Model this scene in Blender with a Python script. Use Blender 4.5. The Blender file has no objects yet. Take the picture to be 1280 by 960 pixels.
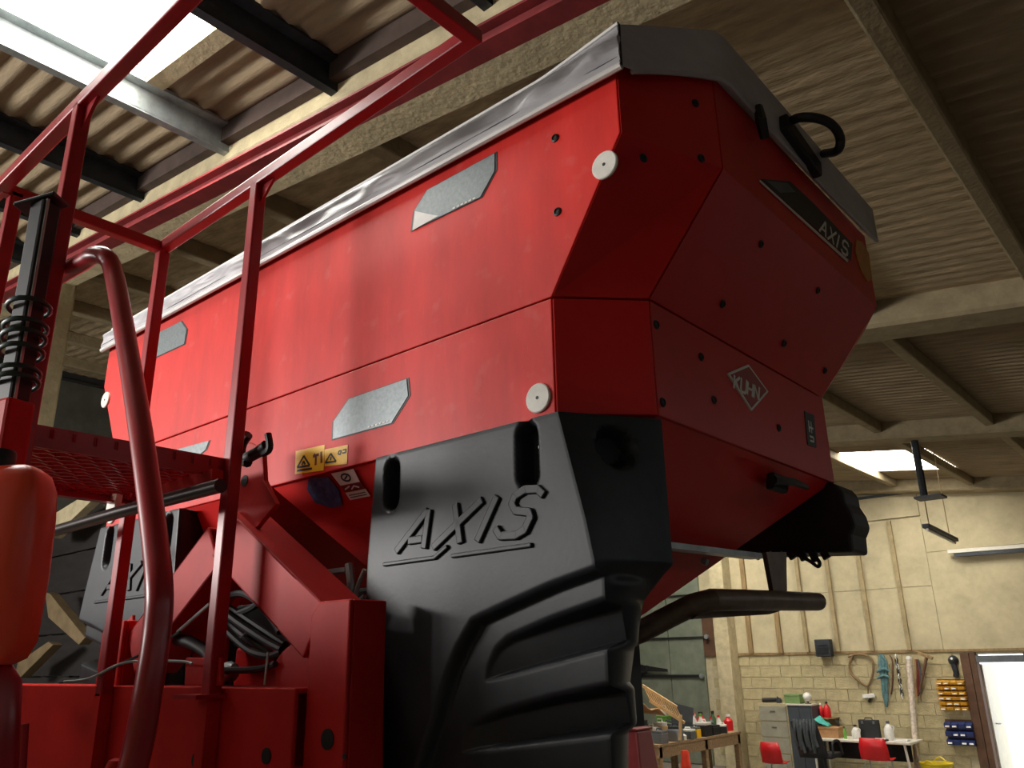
import bpy, bmesh, math, random
from mathutils import Vector, Matrix
random.seed(7)
SC = bpy.context.scene
COL = SC.collection
# ------------------------------------------------------------------ camera
F = 1020.0
EYE = Vector((0.0, 0.0, 2.25))
ROT = Matrix(((0.75469102, 0.22248867, 0.61720358),
              (0.65584433, -0.23060419, -0.71881146),
              (-0.01759768, 0.94727002, -0.31995285)))     # camera -> world
cam = bpy.data.cameras.new('camera')
cam.sensor_width = 36.0
cam.lens = F / 1280.0 * 36.0
cam.clip_start = 0.05
cam.clip_end = 200
camo = bpy.data.objects.new('camera', cam)
COL.objects.link(camo)
camo.matrix_world = Matrix.Translation(EYE) @ ROT.to_4x4()
SC.camera = camo
# ------------------------------------------------------------------ world, daylight, exposure
W = bpy.data.worlds.new('overcast_sky')
SC.world = W
W.use_nodes = True
bg = W.node_tree.nodes['Background']
bg.inputs['Color'].default_value = (0.93, 0.97, 1.0, 1)
bg.inputs['Strength'].default_value = 2.8


def area(name, loc, look, sx, sy, power, color):
    l = bpy.data.lights.new(name, 'AREA')
    l.shape = 'RECTANGLE'
    l.size, l.size_y = sx, sy
    l.energy = power
    l.color = color
    o = bpy.data.objects.new(name, l)
    COL.objects.link(o)
    o.location = loc
    o.rotation_euler = (Vector(look) - Vector(loc)).to_track_quat('-Z', 'Y').to_euler()
    return o


area('doorway_daylight', (-7.9, -4.9, 3.8), (-2.2, 1.3, 3.0), 3.6, 0.9, 600, (1.0, 0.96, 0.92))
SC.view_settings.view_transform = 'Standard'
SC.view_settings.look = 'None'
SC.view_settings.gamma = 1.0
SC.view_settings.use_curve_mapping = False
SC.view_settings.exposure = 0.12

# ------------------------------------------------------------------ helpers


def ray(u, v):
    return ROT @ Vector(((u - 640.0) / F, (480.0 - v) / F, -1.0))


def at(u, v, x=None, y=None, z=None, d=None):
    """point of the place seen along a line of sight, at a known wall plane or distance"""
    r = ray(u, v)
    if y is not None:
        t = (y - EYE.y) / r.y
    elif x is not None:
        t = (x - EYE.x) / r.x
    elif z is not None:
        t = (z - EYE.z) / r.z
    else:
        t = d
    return EYE + r * t


MATS = {}


def lin(c):
    c = c / 255.0
    return c / 12.92 if c <= 0.04045 else ((c + 0.055) / 1.055) ** 2.4


def mat(name, rgb, rough=0.5, metal=0.0, scale=6.0, amt=0.15, bump=0.0, bscale=None, emit=0.0, coat=0.0, stretch=None, spec=None, trans=0.0):
    if name in MATS:
        return MATS[name]
    m = bpy.data.materials.new(name)
    m.use_nodes = True
    nt = m.node_tree
    p = nt.nodes['Principled BSDF']
    c = tuple(lin(v) for v in rgb)
    tc = nt.nodes.new('ShaderNodeTexCoord')
    mp = nt.nodes.new('ShaderNodeMapping')
    if stretch:
        mp.inputs['Scale'].default_value = stretch
    nt.links.new(tc.outputs['Object'], mp.inputs['Vector'])
    n = nt.nodes.new('ShaderNodeTexNoise')
    n.inputs['Scale'].default_value = scale
    n.inputs['Detail'].default_value = 6
    n.inputs['Roughness'].default_value = 0.65
    nt.links.new(mp.outputs['Vector'], n.inputs['Vector'])
    r = nt.nodes.new('ShaderNodeValToRGB')
    e = r.color_ramp.elements
    e[0].position, e[1].position = 0.3, 0.72
    e[0].color = tuple(v * (1 - amt) for v in c) + (1,)
    e[1].color = tuple(min(1, v * (1 + amt) + 0.02 * amt) for v in c) + (1,)
    nt.links.new(n.outputs['Fac'], r.inputs['Fac'])
    nt.links.new(r.outputs['Color'], p.inputs['Base Color'])
    p.inputs['Roughness'].default_value = rough
    p.inputs['Metallic'].default_value = metal
    if coat:
        p.inputs['Coat Weight'].default_value = coat
        p.inputs['Coat Roughness'].default_value = 0.25
    if spec is not None:
        p.inputs['Specular IOR Level'].default_value = spec
    if trans:
        p.inputs['Subsurface Weight'].default_value = trans
        p.inputs['Subsurface Radius'].default_value = (0.05, 0.02, 0.01)
        p.inputs['Subsurface Scale'].default_value = 0.3
    if bump:
        b = nt.nodes.new('ShaderNodeBump')
        b.inputs['Strength'].default_value = bump
        b.inputs['Distance'].default_value = 0.02
        n2 = nt.nodes.new('ShaderNodeTexNoise')
        n2.inputs['Scale'].default_value = bscale or scale * 6
        n2.inputs['Detail'].default_value = 5
        nt.links.new(mp.outputs['Vector'], n2.inputs['Vector'])
        nt.links.new(n2.outputs['Fac'], b.inputs['Height'])
        nt.links.new(b.outputs['Normal'], p.inputs['Normal'])
    if emit:
        p.inputs['Emission Color'].default_value = c + (1,)
        p.inputs['Emission Strength'].default_value = emit
    MATS[name] = m
    return m


class MB:
    """collects geometry for one mesh object"""

    def __init__(s):
        s.v, s.f, s.m = [], [], []

    def add(s, vs, fs, mi=0):
        o = len(s.v)
        s.v += [tuple(v) for v in vs]
        s.f += [tuple(i + o for i in f) for f in fs]
        s.m += [mi] * len(fs)
        return s

    def box(s, lo, hi, mi=0):
        x0, y0, z0 = lo
        x1, y1, z1 = hi
        return s.add([(x0, y0, z0), (x1, y0, z0), (x1, y1, z0), (x0, y1, z0), (x0, y0, z1), (x1, y0, z1), (x1, y1, z1), (x0, y1, z1)],
                     [(0, 3, 2, 1), (4, 5, 6, 7), (0, 1, 5, 4), (1, 2, 6, 5), (2, 3, 7, 6), (3, 0, 4, 7)], mi)

    def obox(s, c, ax, ay, az, mi=0):
        """oriented box: centre and three half vectors"""
        c, ax, ay, az = Vector(c), Vector(ax), Vector(ay), Vector(az)
        vs = [c + ax * i + ay * j + az * k for k in (-1, 1) for j, i in ((-1, -1), (-1, 1), (1, 1), (1, -1))]
        return s.add(vs, [(0, 3, 2, 1), (4, 5, 6, 7), (0, 1, 5, 4), (1, 2, 6, 5), (2, 3, 7, 6), (3, 0, 4, 7)], mi)

    def bar(s, a, b, w, h, up=(0, 0, 1), mi=0):
        a, b = Vector(a), Vector(b)
        d = (b - a)
        t = d.normalized()
        up = Vector(up)
        sd = t.cross(up)
        if sd.length < 1e-4:
            sd = t.cross(Vector((1, 0, 0)))
        sd.normalize()
        up = sd.cross(t).normalized()
        return s.obox((a + b) / 2, sd * w / 2, d / 2, up * h / 2, mi)

    def prism(s, pts, vec, mi=0):
        pts = [Vector(p) for p in pts]
        vec = Vector(vec)
        n = len(pts)
        vs = pts + [p + vec for p in pts]
        fs = [tuple(range(n)), tuple(range(2 * n - 1, n - 1, -1))]
        fs += [(i, i + n, (i + 1) % n + n, (i + 1) % n) for i in range(n)]
        return s.add(vs, fs, mi)

    def tube(s, pts, r, seg=10, caps=True, closed=False, mi=0):
        pts = [Vector(p) for p in pts]
        n = len(pts)
        rs = r if isinstance(r, (list, tuple)) else [r] * n
        tan = []
        for i in range(n):
            a = pts[i - 1] if (i > 0 or closed) else pts[i]
            b = pts[(i + 1) % n] if (i < n - 1 or closed) else pts[i]
            tan.append((b - a).normalized())
        u = tan[0].orthogonal().normalized()
        vs, fs = [], []
        for i in range(n):
            u = (u - tan[i] * u.dot(tan[i]))
            u.normalize()
            w = tan[i].cross(u)
            for k in range(seg):
                a = 2 * math.pi * k / seg
                vs.append(pts[i] + (u * math.cos(a) + w * math.sin(a)) * rs[i])
        m = n if closed else n - 1
        for i in range(m):
            j = (i + 1) % n
            for k in range(seg):
                k2 = (k + 1) % seg
                fs.append((i * seg + k, i * seg + k2, j * seg + k2, j * seg + k))
        if caps and not closed:
            fs.append(tuple(range(seg - 1, -1, -1)))
            fs.append(tuple((n - 1) * seg + k for k in range(seg)))
        return s.add(vs, fs, mi)

    def lathe(s, c, prof, axis=(0, 0, 1), seg=20, mi=0):
        """prof: list of (radius, height along axis)"""
        c = Vector(c)
        ax = Vector(axis).normalized()
        u = ax.orthogonal().normalized()
        w = ax.cross(u)
        vs, fs = [], []
        for (r, h) in prof:
            for k in range(seg):
                a = 2 * math.pi * k / seg
                vs.append(c + ax * h + (u * math.cos(a) + w * math.sin(a)) * r)
        for i in range(len(prof) - 1):
            for k in range(seg):
                k2 = (k + 1) % seg
                fs.append((i * seg + k, i * seg + k2, (i + 1) * seg + k2, (i + 1) * seg + k))
        fs.append(tuple(range(seg - 1, -1, -1)))
        fs.append(tuple((len(prof) - 1) * seg + k for k in range(seg)))
        return s.add(vs, fs, mi)

    def mesh(s, name, mats, smooth=None):
        me = bpy.data.meshes.new(name)
        me.from_pydata(s.v, [], s.f)
        for m in (mats if isinstance(mats, (list, tuple)) else [mats]):
            me.materials.append(m)
        if any(s.m):
            me.polygons.foreach_set('material_index', s.m)
        bm = bmesh.new()
        bm.from_mesh(me)
        bmesh.ops.recalc_face_normals(bm, faces=bm.faces)
        bm.to_mesh(me)
        bm.free()
        if smooth is not None:
            me.polygons.foreach_set('use_smooth', [True] * len(me.polygons))
            me.set_sharp_from_angle(angle=math.radians(smooth))
        me.update()
        return me

    def build(s, name, mats, parent=None, smooth=None, bevel=0.0, label=None):
        o = bpy.data.objects.new(name, s.mesh(name, mats, smooth))
        COL.objects.link(o)
        if parent:
            o.parent = parent
            o.matrix_parent_inverse = parent.matrix_world.inverted() if parent.type != 'EMPTY' else Matrix.Translation(-Vector(parent.location))
        if bevel:
            b = o.modifiers.new('bevel', 'BEVEL')
            b.width = bevel
            b.segments = 2
            b.limit_method = 'ANGLE'
        if label:
            o['label'] = label
        return o


def tag(o, label=None, cat=None, group=None, kind=None):
    if label:
        o['label'] = label
    if cat:
        o['category'] = cat
    if group:
        o['group'] = group
    if kind:
        o['kind'] = kind
    return o


def thing(name, label, cat, loc, group=None):
    o = bpy.data.objects.new(name, None)
    o.empty_display_size = 0.1
    COL.objects.link(o)
    o.location = loc
    return tag(o, label, cat, group)


def struct(name, loc=(0, 0, 0)):
    o = bpy.data.objects.new(name, None)
    o.empty_display_size = 0.1
    COL.objects.link(o)
    o.location = loc
    o['kind'] = 'structure'
    return o


def inst(name, me, parent, loc, rot=None, scale=None):
    o = bpy.data.objects.new(name, me)
    COL.objects.link(o)
    if parent:
        o.parent = parent
        o.matrix_parent_inverse = Matrix.Translation(-Vector(parent.location)) if parent.type == 'EMPTY' else parent.matrix_world.inverted()
    o.location = loc
    if rot:
        o.rotation_euler = rot
    if scale:
        o.scale = scale
    return o


def spline(pts, n=6):
    pts = [Vector(p) for p in pts]
    out = []
    for i in range(len(pts) - 1):
        p0, p1, p2, p3 = pts[max(0, i - 1)], pts[i], pts[i + 1], pts[min(len(pts) - 1, i + 2)]
        for k in range(n):
            t = k / n
            out.append(0.5 * ((2 * p1) + (p2 - p0) * t + (2 * p0 - 5 * p1 + 4 * p2 - p3) * t * t + (3 * p1 - p0 - 3 * p2 + p3) * t ** 3))
    out.append(pts[-1])
    return out


def interp(tab, z):
    """tab: (z, value) rows with falling z"""
    if z >= tab[0][0]:
        return tab[0][1]
    for (z0, a), (z1, b) in zip(tab, tab[1:]):
        if z >= z1:
            return b + (a - b) * (z - z1) / (z0 - z1)
    return tab[-1][1]


# ------------------------------------------------------------------ materials
M_RED = mat('red_paint', (200, 28, 24), 0.40, scale=3.0, amt=0.10, spec=0.35)
M_REDS = mat('scratched_red_paint', (212, 38, 30), 0.48, scale=14.0, amt=0.14, spec=0.3, stretch=(1, 1, 0.25))


def scratches(m, pale, amount):
    """fine pale scuffs over the paint"""
    nt = m.node_tree
    p = nt.nodes['Principled BSDF']
    src = p.inputs['Base Color'].links[0].from_socket
    tc = nt.nodes.new('ShaderNodeTexCoord')
    prev = src
    for (sc_, rot, lo) in (((22, 1, 3), 0.35, 0.66), ((4, 1, 30), -0.5, 0.68), ((2.2, 1, 2.2), 0.0, 0.60)):
        mp = nt.nodes.new('ShaderNodeMapping')
        mp.inputs['Scale'].default_value = sc_
        mp.inputs['Rotation'].default_value = (0, rot, 0)
        nt.links.new(tc.outputs['Object'], mp.inputs['Vector'])
        n = nt.nodes.new('ShaderNodeTexNoise')
        n.inputs['Scale'].default_value = 6
        n.inputs['Detail'].default_value = 8
        nt.links.new(mp.outputs['Vector'], n.inputs['Vector'])
        r = nt.nodes.new('ShaderNodeMapRange')
        r.inputs['From Min'].default_value = lo
        r.inputs['From Max'].default_value = lo + 0.10
        r.inputs['To Max'].default_value = amount
        nt.links.new(n.outputs['Fac'], r.inputs['Value'])
        mx = nt.nodes.new('ShaderNodeMix')
        mx.data_type = 'RGBA'
        nt.links.new(r.outputs['Result'], mx.inputs['Factor'])
        nt.links.new(prev, mx.inputs['A'])
        mx.inputs['B'].default_value = tuple(lin(v) for v in pale) + (1,)
        prev = mx.outputs['Result']
    nt.links.new(prev, p.inputs['Base Color'])


scratches(M_REDS, (226, 120, 112), 0.2)
M_FRAME = mat('red_frame_paint', (182, 24, 19), 0.55, scale=5.0, amt=0.15, spec=0.3)
M_RAIL = mat('crimson_rail_paint', (158, 18, 30), 0.36, scale=8.0, amt=0.15, coat=0.3)
M_BLACK = mat('black_plastic', (31, 35, 40), 0.46, scale=9.0, amt=0.25, bump=0.02, bscale=90, spec=0.35)
M_RUB = mat('black_rubber', (22, 22, 24), 0.55, scale=20, amt=0.2)
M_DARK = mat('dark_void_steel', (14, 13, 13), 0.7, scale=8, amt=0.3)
M_TARP = mat('grey_pvc_sheet', (174, 172, 176), 0.42, scale=7, amt=0.14, bump=0.25, bscale=9, stretch=(0.5, 1, 2))
M_TARP2 = mat('grey_pvc_hem', (205, 203, 198), 0.35, scale=9, amt=0.12)
M_ALU = mat('brushed_aluminium', (150, 155, 158), 0.35, 0.85, scale=40, amt=0.2, stretch=(1, 1, 8))
M_PLATE = mat('grey_reflector_plate', (122, 130, 132), 0.38, 0.3, scale=30, amt=0.22, stretch=(3, 1, 3))
M_WHITE = mat('white_reflector', (225, 222, 212), 0.4, scale=30, amt=0.12)
M_WPRINT = mat('white_print', (225, 222, 216), 0.5, scale=30, amt=0.06)
M_YEL = mat('yellow_sticker', (245, 190, 20), 0.45, scale=18, amt=0.10)
M_AMB = mat('amber_reflector', (190, 120, 25), 0.35, scale=30, amt=0.25)
M_INK = mat('black_ink', (22, 20, 18), 0.5, scale=12, amt=0.1)
M_BLUE = mat('faded_blue_print', (52, 84, 138), 0.5, scale=60, amt=0.6)
M_PINK = mat('faded_pink_print', (222, 196, 192), 0.5, scale=40, amt=0.12)
M_GALV = mat('galvanised_steel', (165, 172, 172), 0.4, 0.55, scale=14, amt=0.25)
M_DSTEEL = mat('dark_weathered_steel', (52, 56, 60), 0.5, 0.4, scale=10, amt=0.3)
M_PIPE = mat('rusty_grey_pipe', (104, 88, 76), 0.45, 0.5, scale=12, amt=0.35)
M_CONC = mat('cream_concrete', (190, 176, 140), 0.85, scale=7, amt=0.22, bump=0.35, bscale=30)
M_CONCM = mat('mid_tone_concrete', (150, 135, 104), 0.85, scale=7, amt=0.22, bump=0.3, bscale=30)  # deeper tone of concrete for the far rafters and purlins
M_CONCD = mat('concrete_floor', (128, 120, 108), 0.8, scale=3, amt=0.25, bump=0.2, bscale=40)
M_SHEET = mat('fibre_cement_sheet', (154, 136, 108), 0.9, scale=4, amt=0.28, bump=0.3, bscale=26, stretch=(0.4, 2.5, 1))
M_SHEETD = mat('flaking_fibre_cement_sheet', (176, 156, 122), 0.9, scale=7, amt=0.35, bump=0.6, bscale=18, stretch=(0.5, 2.0, 1))
M_PLY = mat('sheathing_board', (188, 175, 140), 0.8, scale=3, amt=0.16, bump=0.1, bscale=20)
M_BATT = mat('timber_batten', (146, 120, 80), 0.8, scale=6, amt=0.3, stretch=(4, 4, 0.6))
M_BLOCK = mat('concrete_block', (182, 168, 128), 0.95, scale=9, amt=0.2, bump=0.4, bscale=50)
M_MORT = mat('mortar', (196, 184, 150), 0.95, scale=12, amt=0.15)
M_GDOOR = mat('grey_green_door_sheet', (120, 126, 108), 0.7, scale=4, amt=0.2)
M_BROWN = mat('brown_painted_board', (96, 66, 44), 0.75, scale=6, amt=0.3)
M_WOOD = mat('worn_bench_wood', (150, 122, 88), 0.75, scale=6, amt=0.3, stretch=(1, 5, 5))
M_CLAD = mat('charcoal_cladding', (44, 42, 40), 0.8, scale=3, amt=0.25)
M_CLADG = mat('grey_block_plinth', (82, 80, 72), 0.85, scale=4, amt=0.25)
M_SKY = mat('translucent_rooflight', (255, 252, 244), 0.5, scale=5, amt=0.04, emit=17.0)
M_ORANGE = mat('orange_plastic', (242, 76, 46), 0.38, scale=4, amt=0.08, coat=0.2, trans=0.25)
M_CHRED = mat('red_chair_plastic', (205, 24, 30), 0.4, scale=8, amt=0.1)
M_DESK = mat('white_desk_laminate', (214, 208, 192), 0.45, scale=8, amt=0.08)
M_CARD = mat('cardboard', (178, 134, 90), 0.85, scale=8, amt=0.15)
M_TEAL = mat('teal_cloth', (72, 172, 158), 0.8, scale=10, amt=0.15)
M_GREEN = mat('green_plastic', (104, 160, 62), 0.45, scale=10, amt=0.2)
M_ROPE = mat('blue_green_rope', (86, 122, 124), 0.8, scale=25, amt=0.35)
M_BIN_Y = mat('yellow_bin_plastic', (216, 160, 44), 0.45, scale=14, amt=0.2)
M_BIN_B = mat('blue_bin_plastic', (42, 56, 108), 0.45, scale=14, amt=0.2)
M_TAN = mat('tan_plastic', (208, 172, 118), 0.6, scale=10, amt=0.2)
M_GREY = mat('mid_grey_metal', (92, 96, 98), 0.5, 0.2, scale=10, amt=0.2)
M_NAVY = mat('slate_grey_cabinet', (64, 70, 76), 0.5, scale=6, amt=0.15)
M_MAROON = mat('dark_maroon_plastic', (112, 22, 24), 0.5, scale=6, amt=0.15)
M_GLASS = mat('frosted_door_glass', (225, 235, 235), 0.3, scale=6, amt=0.05)
M_GRASS = mat('pale_outdoor_ground', (190, 188, 178), 0.9, scale=2, amt=0.2)

# ------------------------------------------------------------------ building shell
H0, SL = 4.95, 0.12          # underside of the roof at x = 0, fall of the roof towards +x
YW = 17.5                    # inner face of the back wall
XL, XR = -12.5, 4.5          # side walls
FR = [(2.16, 2.60), (7.03, 7.47), (11.84, 12.28), (17.06, 17.48)]   # concrete frames: near and far face


def zr(x):
    return H0 - SL * x


fl = MB().box((XL - 0.3, -7.2, -0.15), (XR + 0.3, YW + 0.3, 0.0)).build('floor', M_CONCD)
fl['kind'] = 'structure'
og = MB().box((-30, YW + 0.3, -0.25), (20, YW + 22, -0.12)).build('ground_outside', M_GRASS)
og['kind'] = 'structure'
of = MB().box((-30, -30, -0.25), (20, -7.2, -0.12)).build('ground_forecourt', M_GRASS)
of['kind'] = 'structure'

# ---- back wall: concrete blocks below, boards and battens above
wb = struct('wall_back', (-6, YW, 0))
XDL, XDR, ZD = -3.93, -3.16, 2.17        # doorway
mb = MB()
mb.box((XL, YW + 0.012, 0), (XDL - 0.02, YW + 0.25, 7.2))
mb.box((XDR + 0.02, YW + 0.012, 0), (XR, YW + 0.25, 7.2))
mb.box((XDL - 0.02, YW + 0.012, ZD + 0.02), (XDR + 0.02, YW + 0.25, 7.2))
mb.build('mortar_backing', M_MORT, wb)
bmesh_block = MB().box((0.006, 0, 0.006), (0.444, 0.1, 0.219)).mesh('block', M_BLOCK)
for j in range(10):
    for i in range(24):
        x0 = -9.05 + i * 0.45 - (0.225 if j % 2 else 0)
        if x0 + 0.45 > XDL - 0.14 or x0 < -9.4:
            continue
        inst('block', bmesh_block, wb, (x0, YW - random.uniform(0, 0.006), j * 0.225))
MB().box((-9.4, YW - 0.03, 2.245), (XDR + 1.2, YW + 0.02, 2.29)).build('wall_plate', M_BATT, wb)
ub = [880, 900, 940.5, 977.5, 1011, 1050, 1092.5, 1139, 1181]
xb = [at(u, 818, y=YW).x for u in ub]
ztop = [at(1110, 652, y=YW).z, at(1110, 641, y=YW).z]
zmid = at(1090, 737, y=YW).z
zt = ztop[0]
for i in range(len(xb) - 1):
    for (a, b) in ((2.29, zmid), (zmid, zt)):
        MB().box((xb[i] + 0.008, YW - 0.014, a + 0.006), (xb[i + 1] - 0.008, YW + 0.012, b - 0.006)).build('board', M_PLY, wb)
for i, x in enumerate(xb[1:-1]):
    w = 0.075 if i not in (1, 2) else 0.10
    MB().box((x - w / 2, YW - 0.075, 2.29), (x + w / 2, YW - 0.014, zt)).build('batten', M_BATT if i in (1, 2) else mat('pale_batten', (158, 140, 102), 0.8, scale=6, amt=0.25), wb)
zr0 = at(1158, 691, y=YW).z
for k in range(3):                        # wide boards to the right of the battens
    a = xb[-1] + k * 2.0
    MB().box((a + 0.006, YW - 0.016, 2.29), (a + 1.994, YW + 0.012, zr0)).build('board', M_PLY, wb)
    MB().box((a + 0.006, YW - 0.016, zr0 + 0.012), (a + 1.994, YW + 0.012, zt + 0.5)).build('board', M_PLY, wb)
MB().box((xb[0], YW - 0.05, zt + 0.05), (xb[-1] + 0.0, YW + 0.012, zt + 0.5)).build('fascia_board', M_PLY, wb)
for k in range(7):
    a = -10.0 + k * 1.6
    MB().box((a, YW - 0.03, zt + 0.53), (a + 1.59, YW + 0.012, zr(a + 1.6) - 0.05)).build('board', M_BATT if k % 3 == 0 else M_PLY, wb)
MB().box((xb[0] - 0.4, YW - 0.12, zt + 0.50), (XR, YW + 0.0, zt + 0.545)).build('rail_strip', M_DSTEEL, wb)
xa, xc_ = at(880, 800, y=YW).x, at(893, 800, y=YW).x
MB().box((xa - 0.02, YW - 0.04, 2.25), (xc_ + 0.1, YW + 0.012, 3.4)).build('brown_board', M_BROWN, wb)
# concrete column of the far frame
x0, x1 = at(893, 800, y=YW - 0.4).x, at(911, 800, y=YW - 0.4).x
MB().box((x0, YW - 0.4, 0), (x1, YW - 0.02, zr(x0) - 0.25)).build('column', M_CONC, wb, bevel=0.015)

# grey sheet sliding door in the back wall
dg = struct('door_2', (-10.5, YW, 0))
xg = at(879, 800, y=YW - 0.06).x
for k in range(4):
    MB().box((xg - 0.9 * (k + 1) + 0.01, YW - 0.06, 0.02), (xg - 0.9 * k - 0.01, YW - 0.01, 4.1)).build('door_panel', M_GDOOR, dg)
for (u, v, hh) in ((884, 796, 0.035), (878, 845, 0.06), (884, 742, 0.03)):
    p = at(u, v, y=YW - 0.09)
    MB().box((p.x - 2.6, YW - 0.1, p.z - hh / 2), (p.x, YW - 0.06, p.z + hh / 2)).build('door_rail', M_DARK, dg)
    MB().lathe((p.x, YW - 0.12, p.z), [(0.05, -0.03), (0.055, 0), (0.05, 0.03)], (0, 1, 0), 10).build('rail_knob', M_GALV, dg, 40)

# doorway with daylight, frame, open leaf
d1 = struct('door_1', (-3.6, YW, 0))
MB().box((XDL - 0.1, YW - 0.05, 0), (XDL, YW + 0.2, ZD + 0.06)).build('door_jamb', M_BROWN, d1, bevel=0.006)
MB().box((XDR, YW - 0.05, 0), (XDR + 0.1, YW + 0.2, ZD + 0.06)).build('door_jamb', M_BROWN, d1, bevel=0.006)
MB().box((XDL, YW - 0.05, ZD - 0.12), (XDR, YW + 0.2, ZD)).build('lintel', M_GREY, d1, bevel=0.006)
MB().box((XDL - 0.26, YW - 0.045, 0), (XDL - 0.11, YW - 0.0, ZD + 0.05)).build('architrave', M_BROWN, d1, bevel=0.006)
lf = MB().obox((XDL + 0.03, YW + 0.55, 1.02), (0.02, 0, 0), (0.02, 0.36, 0), (0, 0, 1.0)).build('door_leaf', M_DESK, d1, bevel=0.004)
MB().tube([(XDL + 0.05, YW + 0.3, 1.0), (XDL + 0.12, YW + 0.3, 1.0), (XDL + 0.12, YW + 0.42, 1.0)], 0.014, 8).build('handle', M_GALV, lf, 40)

# ---- side walls
wl = struct('wall_left', (XL, 5, 0))
zp = at(110, 483, x=XL).z
for k in range(9):
    y0 = -7 + k * 2.72
    MB().box((XL - 0.1, y0 + 0.005, zp + 0.03), (XL, y0 + 2.715, zr(XL) + 0.2)).build('cladding_sheet', M_CLAD, wl)
MB().box((XL - 0.25, -7, 0), (XL + 0.03, YW, zp)).build('plinth_wall', M_CLADG, wl)
MB().box((XL - 0.1, -7, zp), (XL + 0.06, YW, zp + 0.03)).build('wall_ledge', M_CLAD, wl)
wr = MB()
wr.box((XR, -7, 0), (XR + 0.2, YW, zr(XR) + 0.15))
wr = wr.build('wall_right', M_CLAD)
wr['kind'] = 'structure'
wf = MB()
wf.box((-5.9, -5.4, 0), (XR + 0.2, -5.2, zr(XR) - 0.05))
wf.box((XL, -5.4, 0), (-10.0, -5.2, zr(-4.2)))
wf.box((-10.0, -5.4, 5.0), (-5.9, -5.2, zr(-3.5)))
wf = wf.build('wall_front', M_BLOCK)
wf['kind'] = 'structure'

# ---- roof: frames, purlins, corrugated sheets, rooflights
ce = struct('ceiling', (0, 5, 5))
for k, (ya, yb) in enumerate(FR):
    m = MB()
    for (xa_, xb_) in ((XL, XR),):
        vs = []
        for x in (xa_, xb_):
            t, b = zr(x) - 0.01, zr(x) - 0.25
            vs += [(x, ya, t), (x, ya, b + 0.03), (x, ya + 0.03, b), (x, yb - 0.03, b), (x, yb, b + 0.03), (x, yb, t)]
        m.add(vs, [(i, (i + 1) % 6, (i + 1) % 6 + 6, i + 6) for i in range(6)] + [tuple(range(5, -1, -1)), tuple(range(6, 12))])
    m.build('rafter', M_CONC if k == 0 else M_CONCM, ce)
    if k < 3:
        xcol = (-7.82, -7.1, -9.3)[k]
        MB().box((xcol, ya + 0.1, 0), (xcol + 0.28, yb, zr(xcol) - 0.25)).build('column', M_CONC, ce, bevel=0.02)

PUR0 = [-2.1 - 1.14 * k + 0.0 for k in range(-5, 10)]
ratios0 = (-1.055, -1.373, -1.675)
PUR0 = []
for r_ in ratios0:
    PUR0.append(r_ * (2.7 - 0.18) / (1 + SL * r_))
step0 = (PUR0[2] - PUR0[0]) / 2
PUR0 = [PUR0[0] - step0 * k for k in range(6, 0, -1)] + PUR0 + [PUR0[2] + step0 * k for k in range(1, 7)]
PUR0 = [p for p in PUR0 if XL - 0.5 < p < XR]
PUR1 = []
for r_ in (-0.2533, -0.716, -1.145):
    PUR1.append(r_ * (2.7 - 0.16) / (1 + SL * r_))
step1 = (PUR1[2] - PUR1[0]) / 2
PUR1 = [PUR1[0] - step1 * k for k in range(4, 0, -1)] + PUR1 + [PUR1[2] + step1 * k for k in range(1, 8)]
PUR1 = [p for p in PUR1 if XL - 0.5 < p < XR]
bays = [(-5.2, FR[0][0]), (FR[0][1], FR[1][0]), (FR[1][1], FR[2][0]), (FR[2][1], FR[3][0])]
lit = min(range(len(PUR0)), key=lambda i: abs(PUR0[i] - PUR0[0] - 0) if False else abs(PUR0[i] + 3.9))
for i, x in enumerate(PUR0):                       # steel purlins of the near bay
    t = zr(x)
    m = MB()
    m.box((x - 0.012, -5.2, t - 0.17), (x + 0.0, FR[0][0], t - 0.01))
    m.box((x - 0.055, -5.2, t - 0.18), (x + 0.0, FR[0][0], t - 0.165))
    m.box((x - 0.012, -5.2, t - 0.03), (x + 0.07, FR[0][0], t - 0.012))
    m.build('purlin', M_GALV if abs(x + 4.13) < 0.3 else M_DSTEEL, ce)  # paler steel stands in for the rooflight falling on one purlin
for (ya, yb) in bays[1:]:
    for x in PUR1:
        t = zr(x)
        MB().box((x - 0.05, ya, t - 0.16), (x + 0.06, yb, t - 0.01)).build('purlin', M_CONCM, ce, bevel=0.015)

PITCH = 0.14


def sheet_mesh(L, n, m, amp=0.018):
    seg = n * 6
    vs, fs = [], []
    for layer, dz in ((0, 0.0), (1, 0.008)):
        for i in range(seg + 1):
            y = i * PITCH / 6
            z = amp * math.cos(2 * math.pi * i / 6.0) + amp + dz
            vs += [(0, y, z), (L, y, z)]
    o = 2 * (seg + 1)
    for i in range(seg):
        a = 2 * i
        fs.append((a, a + 1, a + 3, a + 2))
        fs.append((o + a, o + a + 2, o + a + 3, o + a + 1))
        fs.append((a, a + 2, o + a + 2, o + a))
        fs.append((a + 1, o + a + 1, o + a + 3, a + 3))
    b = MB()
    b.add(vs, fs)
    return b.mesh('roof_sheet', m, 50)


ang = math.atan(SL)
wide = 7 * PITCH


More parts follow.
